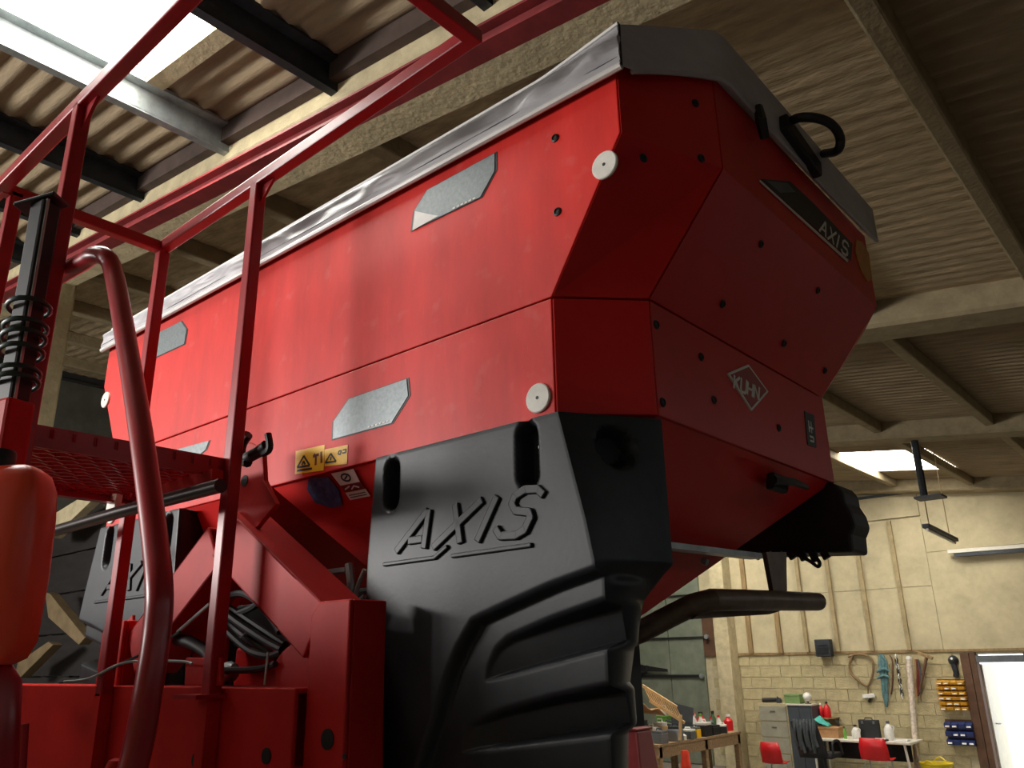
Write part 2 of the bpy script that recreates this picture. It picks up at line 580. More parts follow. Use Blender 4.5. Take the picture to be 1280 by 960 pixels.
def lay(pur, ya, yb, m, skip, prefix='roof_sheet'):
    rows = list(zip(sorted(pur), sorted(pur)[1:]))
    for (xa_, xb_) in rows:
        L = (xb_ - xa_) * math.sqrt(1 + SL * SL) + 0.14
        low = m is M_SHEETD and xb_ < -0.6
        me = sheet_mesh(L, 7, m if (low or m is not M_SHEETD) else M_SHEET, 0.0045 if low else 0.018)
        sk = None
        y = ya
        while y < yb - 0.05:
            is_sky = skip(0.5 * (xa_ + xb_), y + wide / 2)
            if is_sky:
                if sk is None:
                    sk = sheet_mesh(L, 7, M_SKY)
                inst('skylight_sheet', sk, ce, (xa_ - 0.09, y, zr(xa_ - 0.09) - 0.012), (0, ang + 0.008, 0))
            else:
                inst('roof_sheet', me, ce, (xa_ - 0.09, y, zr(xa_ - 0.09) - 0.012), (0, ang + 0.008, 0))
            y += wide


sk_edge = at(165, 118, z=zr(-3.9)).y
y_start0 = sk_edge - wide * 9
p_in = at(1090, 576, z=zr(-4.2))
sky_row = p_in.x


def sky0(x, y):
    return ((-4.2 < x < -3.2) and (sk_edge - 2 * wide - 0.1 < y < sk_edge))


def sky1(x, y):
    r1 = abs(x - p_in.x) < step1_abs * 0.5 and abs(y - p_in.y) < 1.1
    extra2 = (-8.6 < x < -7.0) and 8.5 < y < 10.6  # unseen rooflight, added to brighten the back of the building
    extra3 = (-8.6 < x < -7.0) and 13.2 < y < 15.5  # another added rooflight out of view, for more light at the back
    return r1 or extra2 or extra3


step1_abs = abs(step1)
lay(PUR0, y_start0, FR[0][0] + 0.2, M_SHEET, sky0)
for k, (ya, yb) in enumerate(bays[1:]):
    lay(PUR1, ya - 0.22, yb + 0.15, M_SHEETD if k == 0 else M_SHEET, sky1)
MB().bar((-4.04, sk_edge + 0.04, zr(-4.04) - 0.02), (-3.1, sk_edge + 0.04, zr(-3.1) - 0.02), 0.10, 0.05).build('rooflight_trim', M_CONC, ce)
pv_ = []
for x in (XL, XR):
    pv_ += [(x, FR[0][0] - 0.06, zr(x) - 0.13), (x, FR[0][0] - 0.002, zr(x) - 0.13), (x, FR[0][0] - 0.002, zr(x) - 0.0), (x, FR[0][0] - 0.06, zr(x) - 0.0)]
MB().add(pv_, [(0, 1, 5, 4), (1, 2, 6, 5), (2, 3, 7, 6), (3, 0, 4, 7), (3, 2, 1, 0), (4, 5, 6, 7)]).build('purlin_cleat_board', mat('dark_brown_timber', (70, 54, 46), 0.85, scale=6, amt=0.3), ce)
# red steel runway beam hung in front of the first frame
m = MB()
zb = at(440, 150, y=1.95).z
xs = at(440, 150, y=1.95).x
for (za, zc, ya, yb) in ((0.0, 0.014, 1.90, 2.0), (0.014, 0.085, 1.945, 1.955), (0.085, 0.097, 1.90, 2.0)):
    v = []
    for x in (-8.5, 2.5):
        z0 = zb - SL * (x - xs)
        v += [(x, ya, z0 + za), (x, yb, z0 + za), (x, yb, z0 + zc), (x, ya, z0 + zc)]
    m.add(v, [(0, 1, 5, 4), (1, 2, 6, 5), (2, 3, 7, 6), (3, 0, 4, 7), (3, 2, 1, 0), (4, 5, 6, 7)])
rb = m.build('trim_1', mat('dull_red_steel', (120, 26, 28), 0.6, scale=6, amt=0.3))
rb['kind'] = 'structure'

# ------------------------------------------------------------------ fertiliser spreader
XC = -2.112                                   # centre plane of the machine
YF = 1.34                                     # front sheet of the hopper
ZL, ZS, ZA, ZT = 2.747, 3.025, 3.363, 3.63    # bottom fold, seam, apex, rim
SPD = thing('fertiliser_spreader', 'large red and black fertiliser spreader with a grey sheet cover over its hopper', 'spreader', (XC, 2.0, 0))


def mir(p):
    return Vector((2 * XC - p[0], p[1], p[2]))


# plan outlines of one half (x right of centre): front corner, end front, end back, back corner
LOW = [(-1.027, YF), (-0.872, 1.504), (-0.872, 2.54), (-1.0, 2.66)]
APX = [(-0.817, YF), (-0.715, 1.628), (-0.715, 2.74), (-0.83, 2.95)]


def ring(tab, z):
    r = [Vector((x, y, z)) for x, y in tab]
    l = [mir(p) for p in r]
    return r + l[::-1]                        # fr corner, end front, end back, back corner, then the left side backwards


rL, rS, rA, rT = ring(LOW, ZL), ring(LOW, ZS), ring(APX, ZA), ring(APX, ZT)
FUN_R = [Vector((-1.30, 1.62, 2.16)), Vector((-1.22, 1.68, 2.16)), Vector((-1.22, 1.88, 2.16)), Vector((-1.30, 1.94, 2.16))]


def inset(poly, g):
    """shrink a flat convex polygon by g"""
    n = len(poly)
    nor = Vector((0, 0, 0))
    for i in range(n):
        nor += poly[i].cross(poly[(i + 1) % n])
    nor.normalize()
    out = []
    for i in range(n):
        a, b, c = poly[i - 1], poly[i], poly[(i + 1) % n]
        e1, e2 = (b - a).normalized(), (c - b).normalized()
        n1, n2 = nor.cross(e1), nor.cross(e2)
        bis = (n1 + n2)
        k = g / max(0.2, bis.dot(n1))
        out.append(b + bis * k)
    return out, nor


CEN = Vector((XC, 2.05, 3.1))


def panel(name, poly, m, gap=0.002, th=0.012, bev=0.0025, parent=SPD):
    q, nor = inset(poly, gap)
    c = sum(q, Vector()) / len(q)
    if nor.dot(c - CEN) < 0:
        nor = -nor
    return MB().prism(q, -nor * th).build(name, m, parent, bevel=bev)


# front sheets run the whole width, apex included
dz_ = Vector((0, 0, -0.035))
P_FU = panel('upper_front_panel', [rS[0], rA[0], rT[0] + dz_, mir(rT[0]) + dz_, mir(rA[0]), mir(rS[0])], M_REDS)
P_FL = panel('lower_front_panel', [rL[0], rS[0], mir(rS[0]), mir(rL[0])], M_REDS)


def both(name, poly, m, **k):
    a = panel(name, poly, m, **k)
    panel(name, [mir(p) for p in poly][::-1], m, **k)
    return a




def folded(name, a, b, m, g=0.003):
    """sheet folded along the apex line between two plan corners a and b"""
    def one(s0, s1, a0, a1, t0, t1):
        e = (s1 - s0).normalized() * g
        e2 = (a1 - a0).normalized() * g
        up = Vector((0, 0, g))
        vs = [s0 + e + up, s1 - e + up, a0 + e2, a1 - e2, t0 + e2, t1 - e2]
        mb_ = MB().add(vs, [(0, 1, 3, 2), (2, 3, 5, 4)])
        c = sum(vs, Vector()) / 6
        inn = (CEN - c)
        inn.z = 0
        inn = inn.normalized() * 0.012
        mb_.add([v + inn for v in vs], [(0, 2, 3, 1), (2, 4, 5, 3)])
        for i, j in ((0, 1), (1, 3), (3, 5), (5, 4), (4, 2), (2, 0)):
            mb_.f.append((i, j, j + 6, i + 6))
            mb_.m.append(0)
        return mb_.build(name, m, SPD)
    o = one(rS[a], rS[b], rA[a], rA[b], rT[a], rT[b])
    one(mir(rS[b]), mir(rS[a]), mir(rA[b]), mir(rA[a]), mir(rT[b]), mir(rT[a]))
    return o


folded('upper_corner_panel', 0, 1, M_RED)
P_EU = folded('upper_end_panel', 1, 2, M_RED)
both('lower_corner_panel', [rL[0], rL[1], rS[1], rS[0]], M_RED)
P_EL = both('lower_end_panel', [rL[1], rL[2], rS[2], rS[1]], M_RED)
both('back_corner_panel', [rL[2], rL[3], rS[3], rS[2]], M_RED)
folded('back_corner_panel', 2, 3, M_RED)
panel('back_panel', [rL[3], mir(rL[3]), mir(rS[3]), rS[3]], M_RED)
panel('back_panel', [rS[3], mir(rS[3]), mir(rA[3]), rA[3]], M_RED)
panel('back_panel', [rA[3], mir(rA[3]), mir(rT[3]), rT[3]], M_RED)

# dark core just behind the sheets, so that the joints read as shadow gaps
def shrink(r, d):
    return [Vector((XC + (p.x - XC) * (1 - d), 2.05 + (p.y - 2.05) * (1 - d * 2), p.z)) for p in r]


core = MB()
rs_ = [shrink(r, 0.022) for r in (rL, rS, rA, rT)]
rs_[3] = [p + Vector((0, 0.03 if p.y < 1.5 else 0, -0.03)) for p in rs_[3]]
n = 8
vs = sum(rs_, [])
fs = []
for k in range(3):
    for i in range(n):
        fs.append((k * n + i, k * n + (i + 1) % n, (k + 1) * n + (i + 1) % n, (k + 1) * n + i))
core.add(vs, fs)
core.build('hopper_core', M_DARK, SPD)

# the two funnels under the hopper
def funnel(mirror):
    tr = [Vector((x, y, ZL + 0.004)) for x, y in [(-1.03, YF + 0.012), (-0.880, 1.508), (-0.880, 2.535), (-1.0, 2.65), (XC, 2.65), (XC, YF + 0.012)]]
    pb_ = at(797, 773, x=-1.15)
    br = [Vector((x, y, pb_.z)) for x, y in [(-1.27, 1.56), (-1.15, 1.60), (-1.15, pb_.y), (-1.27, pb_.y + 0.05), (-1.62, pb_.y + 0.05), (-1.62, 1.56)]]
    if mirror:
        tr, br = [mir(p) for p in tr], [mir(p) for p in br]
    names = ['front', 'end']
    for i in range(6):
        j = (i + 1) % 6
        q = [tr[i], tr[j], br[j], br[i]]
        m = MB()
        e = (tr[j] - tr[i]).cross(br[i] - tr[i]).normalized() * 0.006
        m.prism(q, e)
        m.build('funnel_sheet', M_RED, SPD)
    MB().prism([p + Vector((0, 0, 0.002)) for p in br], (0, 0, -0.25)).build('outlet_box', M_DSTEEL, SPD)


funnel(False)
funnel(True)
# grey flange strip across the right-hand end funnel
fa, fb = at(836, 686, x=-1.0), at(926, 692, x=-1.0)
MB().bar(fa + Vector((0, -0.2, 0)), fb + Vector((0, 0.1, 0)), 0.04, 0.014).build('flange_strip', M_GALV, SPD)

# rubber plugs in the sheets
def plugs(name, pts, plane, nor, r=0.011, parent=SPD):
    me = MB().lathe((0, 0, 0), [(r * 1.25, 0.0), (r * 1.2, 0.003), (r * 0.8, 0.005), (r * 0.6, 0.002)], nor, 10).mesh(name, M_INK, 40)
    for (u, v) in pts:
        inst(name, me, parent, plane(u, v))


plugs('rubber_plug', [(694, 173), (697, 265)], lambda u, v: at(u, v, y=YF), (0, -1, 0), 0.009)
cn_u = (rA[1] - rA[0]).cross(rS[0] - rA[0]).normalized()


def on_plane(u, v, p0, nn):
    r = ray(u, v)
    t = (p0 - EYE).dot(nn) / r.dot(nn)
    return EYE + r * t


nv = (rA[1] - rA[0]).cross(Vector((0, 0, 1))).normalized()
ns = (rS[1] - rS[0]).cross(rA[0] - rS[0]).normalized()
ne = (rS[2] - rS[1]).cross(rA[1] - rS[1]).normalized()
if ne.x < 0:
    ne = -ne
if nv.x < 0:
    nv = -nv
plugs('rubber_plug', [(869, 129), (804, 198), (876, 198)], lambda u, v: on_plane(u, v, rA[0], nv), nv, 0.009)
plugs('rubber_plug', [(951, 305), (903, 380), (980, 429), (1022, 363), (1031, 463)], lambda u, v: on_plane(u, v, rS[1], ne), ne, 0.009)
plugs('rubber_plug', [(820, 406), (876, 446), (828, 503), (892, 500), (973, 535)], lambda u, v: at(u, v, x=-0.872), (1, 0, 0), 0.009)

# round white reflectors
def disc(c, nor, r, name='round_reflector'):
    o = MB().lathe(c, [(r, 0), (r, 0.005), (r * 0.93, 0.007), (r * 0.15, 0.007)], nor, 24).build(name, M_WHITE, SPD, smooth=30, label='round white reflector')
    MB().lathe(Vector(c) + Vector(nor) * 0.007, [(r * 0.12, 0), (r * 0.12, 0.001)], nor, 8).build('screw', M_INK, o)
    return o


for (u, v) in ((757, 207), (674, 498)):
    p = at(u, v, y=YF)
    disc(p, (0, -1, 0), 0.034)
    disc(mir(p), (0, -1, 0), 0.034)

# grey hexagonal reflector plates
def plate(pix, y, m=M_PLATE, name='reflector_plate', th=0.003, lab='grey angular reflector plate', dark=True):
    pts = [at(u, v, y=y) for u, v in pix]
    c = sum(pts, Vector()) / len(pts)
    o = MB().prism(pts, (0, -th, 0)).build(name, m, SPD, label=lab)
    if dark:
        MB().prism([c + (p - c) * 1.05 for p in pts], (0, -th * 0.4, 0)).build('plate_edge', M_INK, o)
    return o


o1 = plate([(516, 288), (519, 264), (535, 238), (619, 192), (619, 214), (601, 247)], YF)
MB().prism([at(u, v, y=YF - 0.003) for u, v in ((516, 288), (519, 264), (548, 270))], (0, -0.001, 0)).build('plate_corner', M_WPRINT, o1)
for k in range(6):
    u = 566 + k * 5
    MB().prism([at(u, 262 - k * 2.4, y=YF - 0.003), at(u + 3, 260.5 - k * 2.4, y=YF - 0.003), at(u + 3, 258.5 - k * 2.4, y=YF - 0.003), at(u, 260 - k * 2.4, y=YF - 0.003)], (0, -0.001, 0)).build('print', M_WPRINT, o1)
o2 = plate([(417, 549), (418, 527), (437, 499), (509, 474), (511, 495), (490, 529)], YF)
for k in range(6):
    u = 460 + k * 4.6
    MB().prism([at(u, 535 - k * 1.4, y=YF - 0.003), at(u + 3, 534 - k * 1.4, y=YF - 0.003), at(u + 3, 532 - k * 1.4, y=YF - 0.003), at(u, 533 - k * 1.4, y=YF - 0.003)], (0, -0.001, 0)).build('print', M_WPRINT, o2)
plate([(184, 452), (187, 430), (197, 417), (227, 402), (234, 412), (231, 430)], YF)
plate([(205, 570), (222, 562), (262, 551), (258, 562), (246, 572), (208, 582)], YF)

# warning stickers
def sticker(pix, y, m, name, lab=None, off=0.0):
    pts = [at(u, v, y=y - off) for u, v in pix]
    return MB().prism(pts, (0, -0.001, 0)).build(name, m, SPD, label=lab), pts


def marks(parent, pts, strokes, m, w, nor=(0, -1, 0), off=0.0012):
    """thin printed strokes in the unit square of a sticker (corners: bottom-left, bottom-right, top-right, top-left)"""
    b = MB()
    nr = Vector(nor)

    def q(s, t):
        return (pts[0] * (1 - s) + pts[1] * s) * (1 - t) + (pts[3] * (1 - s) + pts[2] * s) * t + nr * off
    for st in strokes:
        for (a, c) in zip(st, st[1:]):
            A, B_ = q(*a), q(*c)
            sd = (B_ - A).cross(nr).normalized() * w / 2
            b.prism([A - sd, B_ - sd, B_ + sd, A + sd], nr * 0.0006)
    return b.build('printed_mark', m, parent)


tri = lambda cx, cy, r: [(cx - r, cy - r), (cx + r, cy - r), (cx, cy + r), (cx - r, cy - r)]
st1, q1 = sticker([(369, 593), (405, 588), (406, 556), (370, 564)], YF, M_YEL, 'warning_sticker', 'yellow sticker with warning triangle and figure')
marks(st1, q1, [tri(0.3, 0.5, 0.22), [(0.25, 0.35), (0.3, 0.5), (0.36, 0.35)], [(0.08, 0.14), (0.6, 0.14)]], M_INK, 0.006)
marks(st1, q1, [[(0.72, 0.25), (0.72, 0.6), (0.65, 0.7)], [(0.62, 0.62), (0.82, 0.66)], [(0.92, 0.3), (0.9, 0.75)]], M_MAROON, 0.008)
st2, q2 = sticker([(406, 583), (434, 580), (435, 556), (406, 562)], YF, M_YEL, 'warning_sticker', 'yellow sticker with warning triangle', 0.0004)
marks(st2, q2, [tri(0.28, 0.45, 0.24), [(0.28, 0.3), (0.3, 0.5)]], M_INK, 0.005)
marks(st2, q2, [[(0.6, 0.6), (0.64, 0.75), (0.74, 0.75), (0.7, 0.55), (0.6, 0.6)], [(0.78, 0.6), (0.94, 0.62), (0.94, 0.78), (0.8, 0.76)]], M_INK, 0.004)
# faded prints on the sloping front of the right funnel
tr0, tr5 = Vector((-1.03, YF + 0.012, ZL)), Vector((XC, YF + 0.012, ZL))
nf = (tr5 - tr0).cross(Vector((-1.62, 1.56, at(797, 773, x=-1.15).z)) - tr0).normalized()
if nf.y > 0:
    nf = -nf


def fpoly(pix, m, name, lab, off=0.005):
    pts = [on_plane(u, v, tr0 + nf * off, nf) for u, v in pix]
    return MB().prism(pts, nf * 0.001).build(name, m, SPD, label=lab), pts


e1, p1 = fpoly([(386, 598), (410, 596), (423, 612), (428, 632), (414, 635), (394, 628), (384, 612)], M_BLUE, 'faded_sticker', 'faded blue sticker')
e2, p2 = fpoly([(426, 607), (450, 602), (442, 586), (414, 592)], M_PINK, 'notice_sticker', 'pale notice sticker')
cc = [(0.5 + 0.2 * math.cos(a * 0.7), 0.5 + 0.28 * math.sin(a * 0.7)) for a in range(10)]
marks(e2, p2, [cc, [(0.4, 0.4), (0.6, 0.6)]], M_INK, 0.005, nf)
e3, p3 = fpoly([(438, 625), (463, 620), (457, 611), (432, 616)], M_PINK, 'notice_sticker', 'pale notice sticker')
marks(e3, p3, [[(0.1, 0.3), (0.9, 0.3)], [(0.1, 0.6), (0.9, 0.6)]], M_GREY, 0.003, nf)
e4, p4 = fpoly([(431, 615), (456, 610), (451, 603), (427, 608)], M_MAROON, 'notice_sticker', 'dark pictogram sticker')
marks(e4, p4, [[(0.1, 0.4), (0.4, 0.8)], [(0.4, 0.2), (0.6, 0.7), (0.8, 0.3)]], M_PINK, 0.004, nf)

# ---- lettering made of strokes
GLY = {'A': [[(0, 0), (0.5, 1)], [(0.5, 1), (1, 0)], [(0.22, 0.34), (0.78, 0.34)]],
       'X': [[(0, 0), (1, 1)], [(0, 1), (1, 0)]], 'I': [[(0.3, 0), (0.3, 1)]],
       'S': [[(1, 0.85), (0.8, 1), (0.25, 1), (0.03, 0.85), (0.03, 0.62), (0.2, 0.5), (0.8, 0.5), (0.97, 0.36), (0.97, 0.15), (0.75, 0), (0.2, 0), (0, 0.15)]],
       'K': [[(0, 0), (0, 1)], [(1, 1), (0.05, 0.45)], [(0.3, 0.6), (1, 0)]],
       'U': [[(0, 1), (0, 0.2), (0.2, 0), (0.8, 0), (1, 0.2), (1, 1)]],
       'H': [[(0, 0), (0, 1)], [(1, 0), (1, 1)], [(0, 0.5), (1, 0.5)]],
       'N': [[(0, 0), (0, 1)], [(0, 1), (1, 0)], [(1, 0), (1, 1)]],
       'C': [[(1, 0.85), (0.8, 1), (0.2, 1), (0, 0.8), (0, 0.2), (0.2, 0), (0.8, 0), (1, 0.15)]],
       'E': [[(1, 0), (0, 0), (0, 1), (1, 1)], [(0, 0.5), (0.8, 0.5)]]}


def strokes_mesh(segs, w, nor, th):
    b = MB()
    nr = Vector(nor).normalized()
    for st in segs:
        for i, (A, B_) in enumerate(zip(st, st[1:])):
            t = (B_ - A).normalized()
            sd = t.cross(nr).normalized() * w / 2
            ex = t * w * 0.25 if len(st) > 2 else Vector()
            b.prism([A - sd - ex, B_ - sd + ex, B_ + sd + ex, A + sd - ex], nr * (th + 0.0002 * i))
    return b


def text_on(name, txt, quad, w, nor, th, m, parent, gap=0.3):
    segs = []
    n_ = len(txt)
    tot = sum(0.6 if c == 'I' else 1.0 for c in txt) + gap * (n_ - 1)
    x = 0
    for c in txt:
        cw = 0.6 if c == 'I' else 1.0
        for st in GLY[c]:
            pts = []
            for (s, t) in st:
                S = (x + s * cw) / tot
                pts.append((quad[0] * (1 - S) + quad[1] * S) * (1 - t) + (quad[3] * (1 - S) + quad[2] * S) * t)
            segs.append(pts)
        x += cw + gap
    return strokes_mesh(segs, w, nor, th).build(name, m, parent)


# diamond badge on the end
XE = -0.872
dq = [at(u, v, x=XE) for u, v in ((908, 467), (934, 456), (959, 490), (938, 514))]
bd = MB().prism(dq, (0.004, 0, 0)).build('maker_badge', M_WPRINT, SPD, label='red diamond badge with white border')
cdq = sum(dq, Vector()) / 4
MB().prism([cdq + (p - cdq) * 0.88 + Vector((0.0042, 0, 0)) for p in dq], (0.0008, 0, 0)).build('badge_face', mat('badge_red', (150, 18, 20), 0.4), bd)
kq = [at(u, v, x=XE + 0.005) for u, v in ((917, 485), (948, 500), (949, 484), (918, 469))]
text_on('badge_lettering', 'KUHN', kq, 0.0075, (1, 0, 0), 0.001, M_WPRINT, bd)
# model strip below the cover
XT = -0.715
sq = [at(u, v, x=XT) for u, v in ((950, 224), (1063, 326), (1065, 305), (1018, 256), (987, 227))]
ms = MB().prism(sq, (0.002, 0, 0)).build('model_strip', M_INK, SPD, label='black model strip with white lettering')
MB().prism([at(u, v, x=XT + 0.0022) for u, v in ((950, 225), (1060, 325), (1059, 328), (949, 227))], (0.001, 0, 0)).build('strip_line', M_WPRINT, ms)
MB().prism([at(u, v, x=XT + 0.0022) for u, v in ((958, 226), (975, 241), (994, 240), (984, 229))], (0.001, 0, 0)).build('strip_panel', M_GREY, ms)
text_on('strip_lettering', 'AXIS', [at(u, v, x=XT + 0.0022) for u, v in ((1024, 289), (1058, 321), (1061, 306), (1028, 274))], 0.008, (1, 0, 0), 0.001, M_WPRINT, ms)
ry = [at(u, v, x=XT) for u, v in ((1069, 300), (1077, 303), (1085, 318), (1089, 350), (1083, 352), (1075, 338), (1068, 315))]
am = MB().prism(ry, (0.004, 0, 0)).build('amber_reflector', M_AMB, SPD, bevel=0.001)
# small black plate
pq = [at(u, v, x=XE) for u, v in ((1009, 556), (1020, 560), (1017, 519), (1005, 514))]
bp = MB().prism(pq, (0.002, 0, 0)).build('type_plate', M_INK, SPD)
marks(bp, pq, [[(0.3, 0.4), (0.3, 0.75)], [(0.55, 0.4), (0.55, 0.75)], [(0.3, 0.55), (0.75, 0.55)], [(0.3, 0.15), (0.7, 0.15), (0.7, 0.28), (0.3, 0.28)]], M_WPRINT, 0.006, (1, 0, 0), 0.0022)
# latch handle under the end fold
p0 = at(975, 602, x=-0.90)
h1 = MB().obox(at(972, 604, x=-0.885), (0.012, 0, 0), (0, 0.05, 0.0), (0.004, 0, 0.022)).build('latch', M_RUB, SPD, bevel=0.006)
MB().tube([at(966, 600, x=-0.85), at(990, 602, x=-0.84), at(1008, 609, x=-0.86)], [0.013, 0.011, 0.008], 8).build('latch_lever', M_RUB, h1, 40)
# shut-off lever below the cover
MB().tube([at(948, 134, x=-0.685), at(951, 150, x=-0.68), at(956, 172, x=-0.69)], [0.012, 0.016, 0.013], 8).build('cover_catch', M_RUB, SPD, 40)

# ---- sheet cover
def cover():
    top = MB()
    # valance round the front, corner and end: columns along the rim, rows from top to hem
    path = []
    N1 = 90
    for i in range(N1 + 1):
        t = i / N1
        x = (2 * XC + 0.79) + t * (-0.79 - (2 * XC + 0.79))
        zt_ = 3.632
        zh = 3.528 - 0.012 * t
        if t > 0.93:
            zh -= -0.0 + 0.0
        path.append((x, YF - 0.012, zt_, zh, 0))
    for i in range(1, 13):
        t = i / 12
        x = -0.79 + t * (-0.70 + 0.79)
        y = YF - 0.012 + t * (1.632 - YF + 0.012)
        arch = 0.02 * math.sin(math.pi * t)
        path.append((x, y, 3.632 + 0.132 * t, 3.505 + 0.115 * t + arch * 0.4, 1))
    for i in range(1, 25):
        t = i / 24
        path.append((-0.695, 1.632 + t * (2.80 - 1.632), 3.764 - 0.012 * t, 3.628 - 0.012 * math.sin(math.pi * t), 2))
    R = 14
    vs, fs = [], []
    rnd = random.Random(3)
    ph = [rnd.uniform(0, 6.28) for _ in range(8)]
    for i, (x, y, zt_, zh, k) in enumerate(path):
        if k == 0:
            nx, ny = 0, -1
        elif k == 1:
            nx, ny = 0.92, -0.38
        else:
            nx, ny = 1, 0
        for j in range(R + 1):
            f = j / R
            z = zt_ + (zh - zt_) * f
            fold = 0
            if k == 0:
                w = max(0.0, math.sin(math.pi * min(1, max(0, (f - 0.30) / 0.5))))
                fold = w * (0.010 * math.sin(x * 9 + ph[0] + f * 3) + 0.006 * math.sin(x * 23 + ph[1] - f * 5) + 0.012 * max(0, (x + 1.35) / 0.55) * math.sin(x * 40 + f * 9))
                fold += 0.012 * math.sin(math.pi * f * 0.9)
                fold -= 0.004 * w
                fold -= 0.030 * max(0.0, 1 - f / 0.35) * min(1, max(0, (-0.79 - x) / 0.25))
            off = fold + 0.006
            vs.append((x + nx * off, y + ny * off, z))
    for i in range(len(path) - 1):
        for j in range(R):
            a = i * (R + 1) + j
            fs.append((a, a + 1, a + R + 2, a + R + 1))
    o = len(vs)
    # roof of the sheet: low tent towards a ridge
    for i, (x, y, zt_, zh, k) in enumerate(path):
        vs.append((XC + (x - XC) * 0.93, 2.15 + (y - 2.15) * 0.55, zt_ + 0.10))
        vs.append((XC + (x - XC) * 0.5, 2.15, zt_ + 0.15))
    for i in range(len(path) - 1):
        a, b = i * (R + 1), (i + 1) * (R + 1)
        fs.append((a, b, o + 2 * (i + 1), o + 2 * i))
        fs.append((o + 2 * i, o + 2 * (i + 1), o + 2 * (i + 1) + 1, o + 2 * i + 1))
    top.add(vs, fs)
    c = top.build('sheet_cover', M_TARP, SPD, smooth=45, label='grey weatherproof sheet cover')
    s_ = c.modifiers.new('thick', 'SOLIDIFY')
    s_.thickness = 0.003
    # sewn hem roll along the lower edge, bead along the top edge
    hem = [Vector((x, y, zh)) + (Vector((0, -0.008, 0)) if k == 0 else Vector((0.008, 0, 0))) for (x, y, zt_, zh, k) in path if k == 0]
    MB().tube(hem, 0.009, 8).build('hem', M_TARP2, c, 40)
    hem2 = [Vector((x, y - 0.008 + 0.030 * min(1, max(0, (-0.79 - x) / 0.25)), zt_ + 0.001)) for (x, y, zt_, zh, k) in path if k == 0]
    MB().tube(hem2, 0.006, 6).build('edge_bead', M_TARP2, c, 40)
    mid = [Vector((x, y - 0.013, zt_ + (zh - zt_) * 0.80)) for (x, y, zt_, zh, k) in path if k == 0]
    MB().tube(mid, 0.0025, 5).build('seam', M_GREY, c, 40)
    rest = [Vector((x, y, zh)) for (x, y, zt_, zh, k) in path if k > 0]
    MB().tube(rest, 0.008, 6).build('hem', M_TARP, c, 40)
    pc = path[N1]
    MB().tube([(pc[0], pc[1] - 0.008, pc[2] - 0.002), (pc[0], pc[1] - 0.010, pc[3])], 0.004, 6).build('corner_seam', M_INK, c, 40)
    return c


CV = cover()
# roller handle at the end of the cover
hp = spline([at(985, 153, x=-0.68), at(1000, 147, x=-0.64), at(1022, 148, x=-0.60), at(1040, 156, x=-0.58), at(1050, 172, x=-0.58), at(1047, 188, x=-0.60), at(1030, 192, x=-0.68)], 5)
MB().tube(hp, 0.0135, 10).build('cover_handle', M_RUB, SPD, 40)
MB().bar(at(978, 152, x=-0.68), at(1022, 214, x=-0.68), 0.03, 0.055).build('handle_bracket', M_RUB, SPD, bevel=0.006)

# ------------------------------------------------------------------ black side guards
GY = 1.30


def g2(u, v, y=GY):
    p = at(u, v, y=y)
    return (p.x, p.z)


G_TOP, G_BOT = 2.735, 1.25
G_XL = [(2.74, -1.573), (2.486, -1.590), (2.405, -1.591), (2.337, -1.522), (2.19, -1.516), (1.2, -1.49)]
G_XC = [(2.74, -0.992), (2.507, -0.933), (2.426, -0.917), (2.35, -0.918), (2.0, -0.925), (1.2, -0.96)]
G_XE = [(2.74, -0.868), (2.43, -0.868), (2.41, -0.893), (2.363, -0.942), (2.286, -0.969), (2.188, -0.992), (2.04, -1.009), (1.2, -1.03)]
STEP = [g2(u, v) for u, v in ((520, 958), (535, 912), (558, 836), (571, 806), (590, 773), (630, 754), (690, 727), (745, 707), (765, 699))]
STEP = [(-1.50, 1.2)] + STEP + [(-0.80, STEP[-1][1] + 0.01)]


def crop2(x, y):
    return g2(500 + x / 3.678, 700 + y / 3.678, GY + 0.03)


SCO = []
for top, lo1, lo2 in (([(395, 545), (410, 470), (445, 395), (500, 345), (700, 260), (900, 190)], [(400, 552), (890, 395)], [(395, 560), (890, 428)]),
                      ([(290, 878), (300, 800), (330, 740), (480, 680), (700, 620), (890, 580)], [(298, 882), (890, 782)], [(290, 890), (885, 816)])):
    SCO.append(([crop2(*p) for p in top], [crop2(*p) for p in lo1], [crop2(*p) for p in lo2]))


def fx(tab, x):
    if x <= tab[0][0]:
        return tab[0][1]
    for (x0, a), (x1, b) in zip(tab, tab[1:]):
        if x <= x1:
            return a + (b - a) * (x - x0) / (x1 - x0 + 1e-9)
    (x0, a), (x1, b) = tab[-2], tab[-1]
    return a + (b - a) * (x - x0) / (x1 - x0)


def seg_dist(p, a, b):
    ax, ay = a
    bx, by = b
    dx, dy = bx - ax, by - ay
    t = max(0, min(1, ((p[0] - ax) * dx + (p[1] - ay) * dy) / (dx * dx + dy * dy)))
    ex, ey = p[0] - ax - t * dx, p[1] - ay - t * dy
    return math.hypot(ex, ey), dx * (p[1] - ay) - dy * (p[0] - ax)


def sstep(t):
    t = max(0, min(1, t))
    return t * t * (3 - 2 * t)


SLOT = [(g2(490.5, 605.5), 0.029, 0.036), (g2(660, 568.5), 0.031, 0.042)]


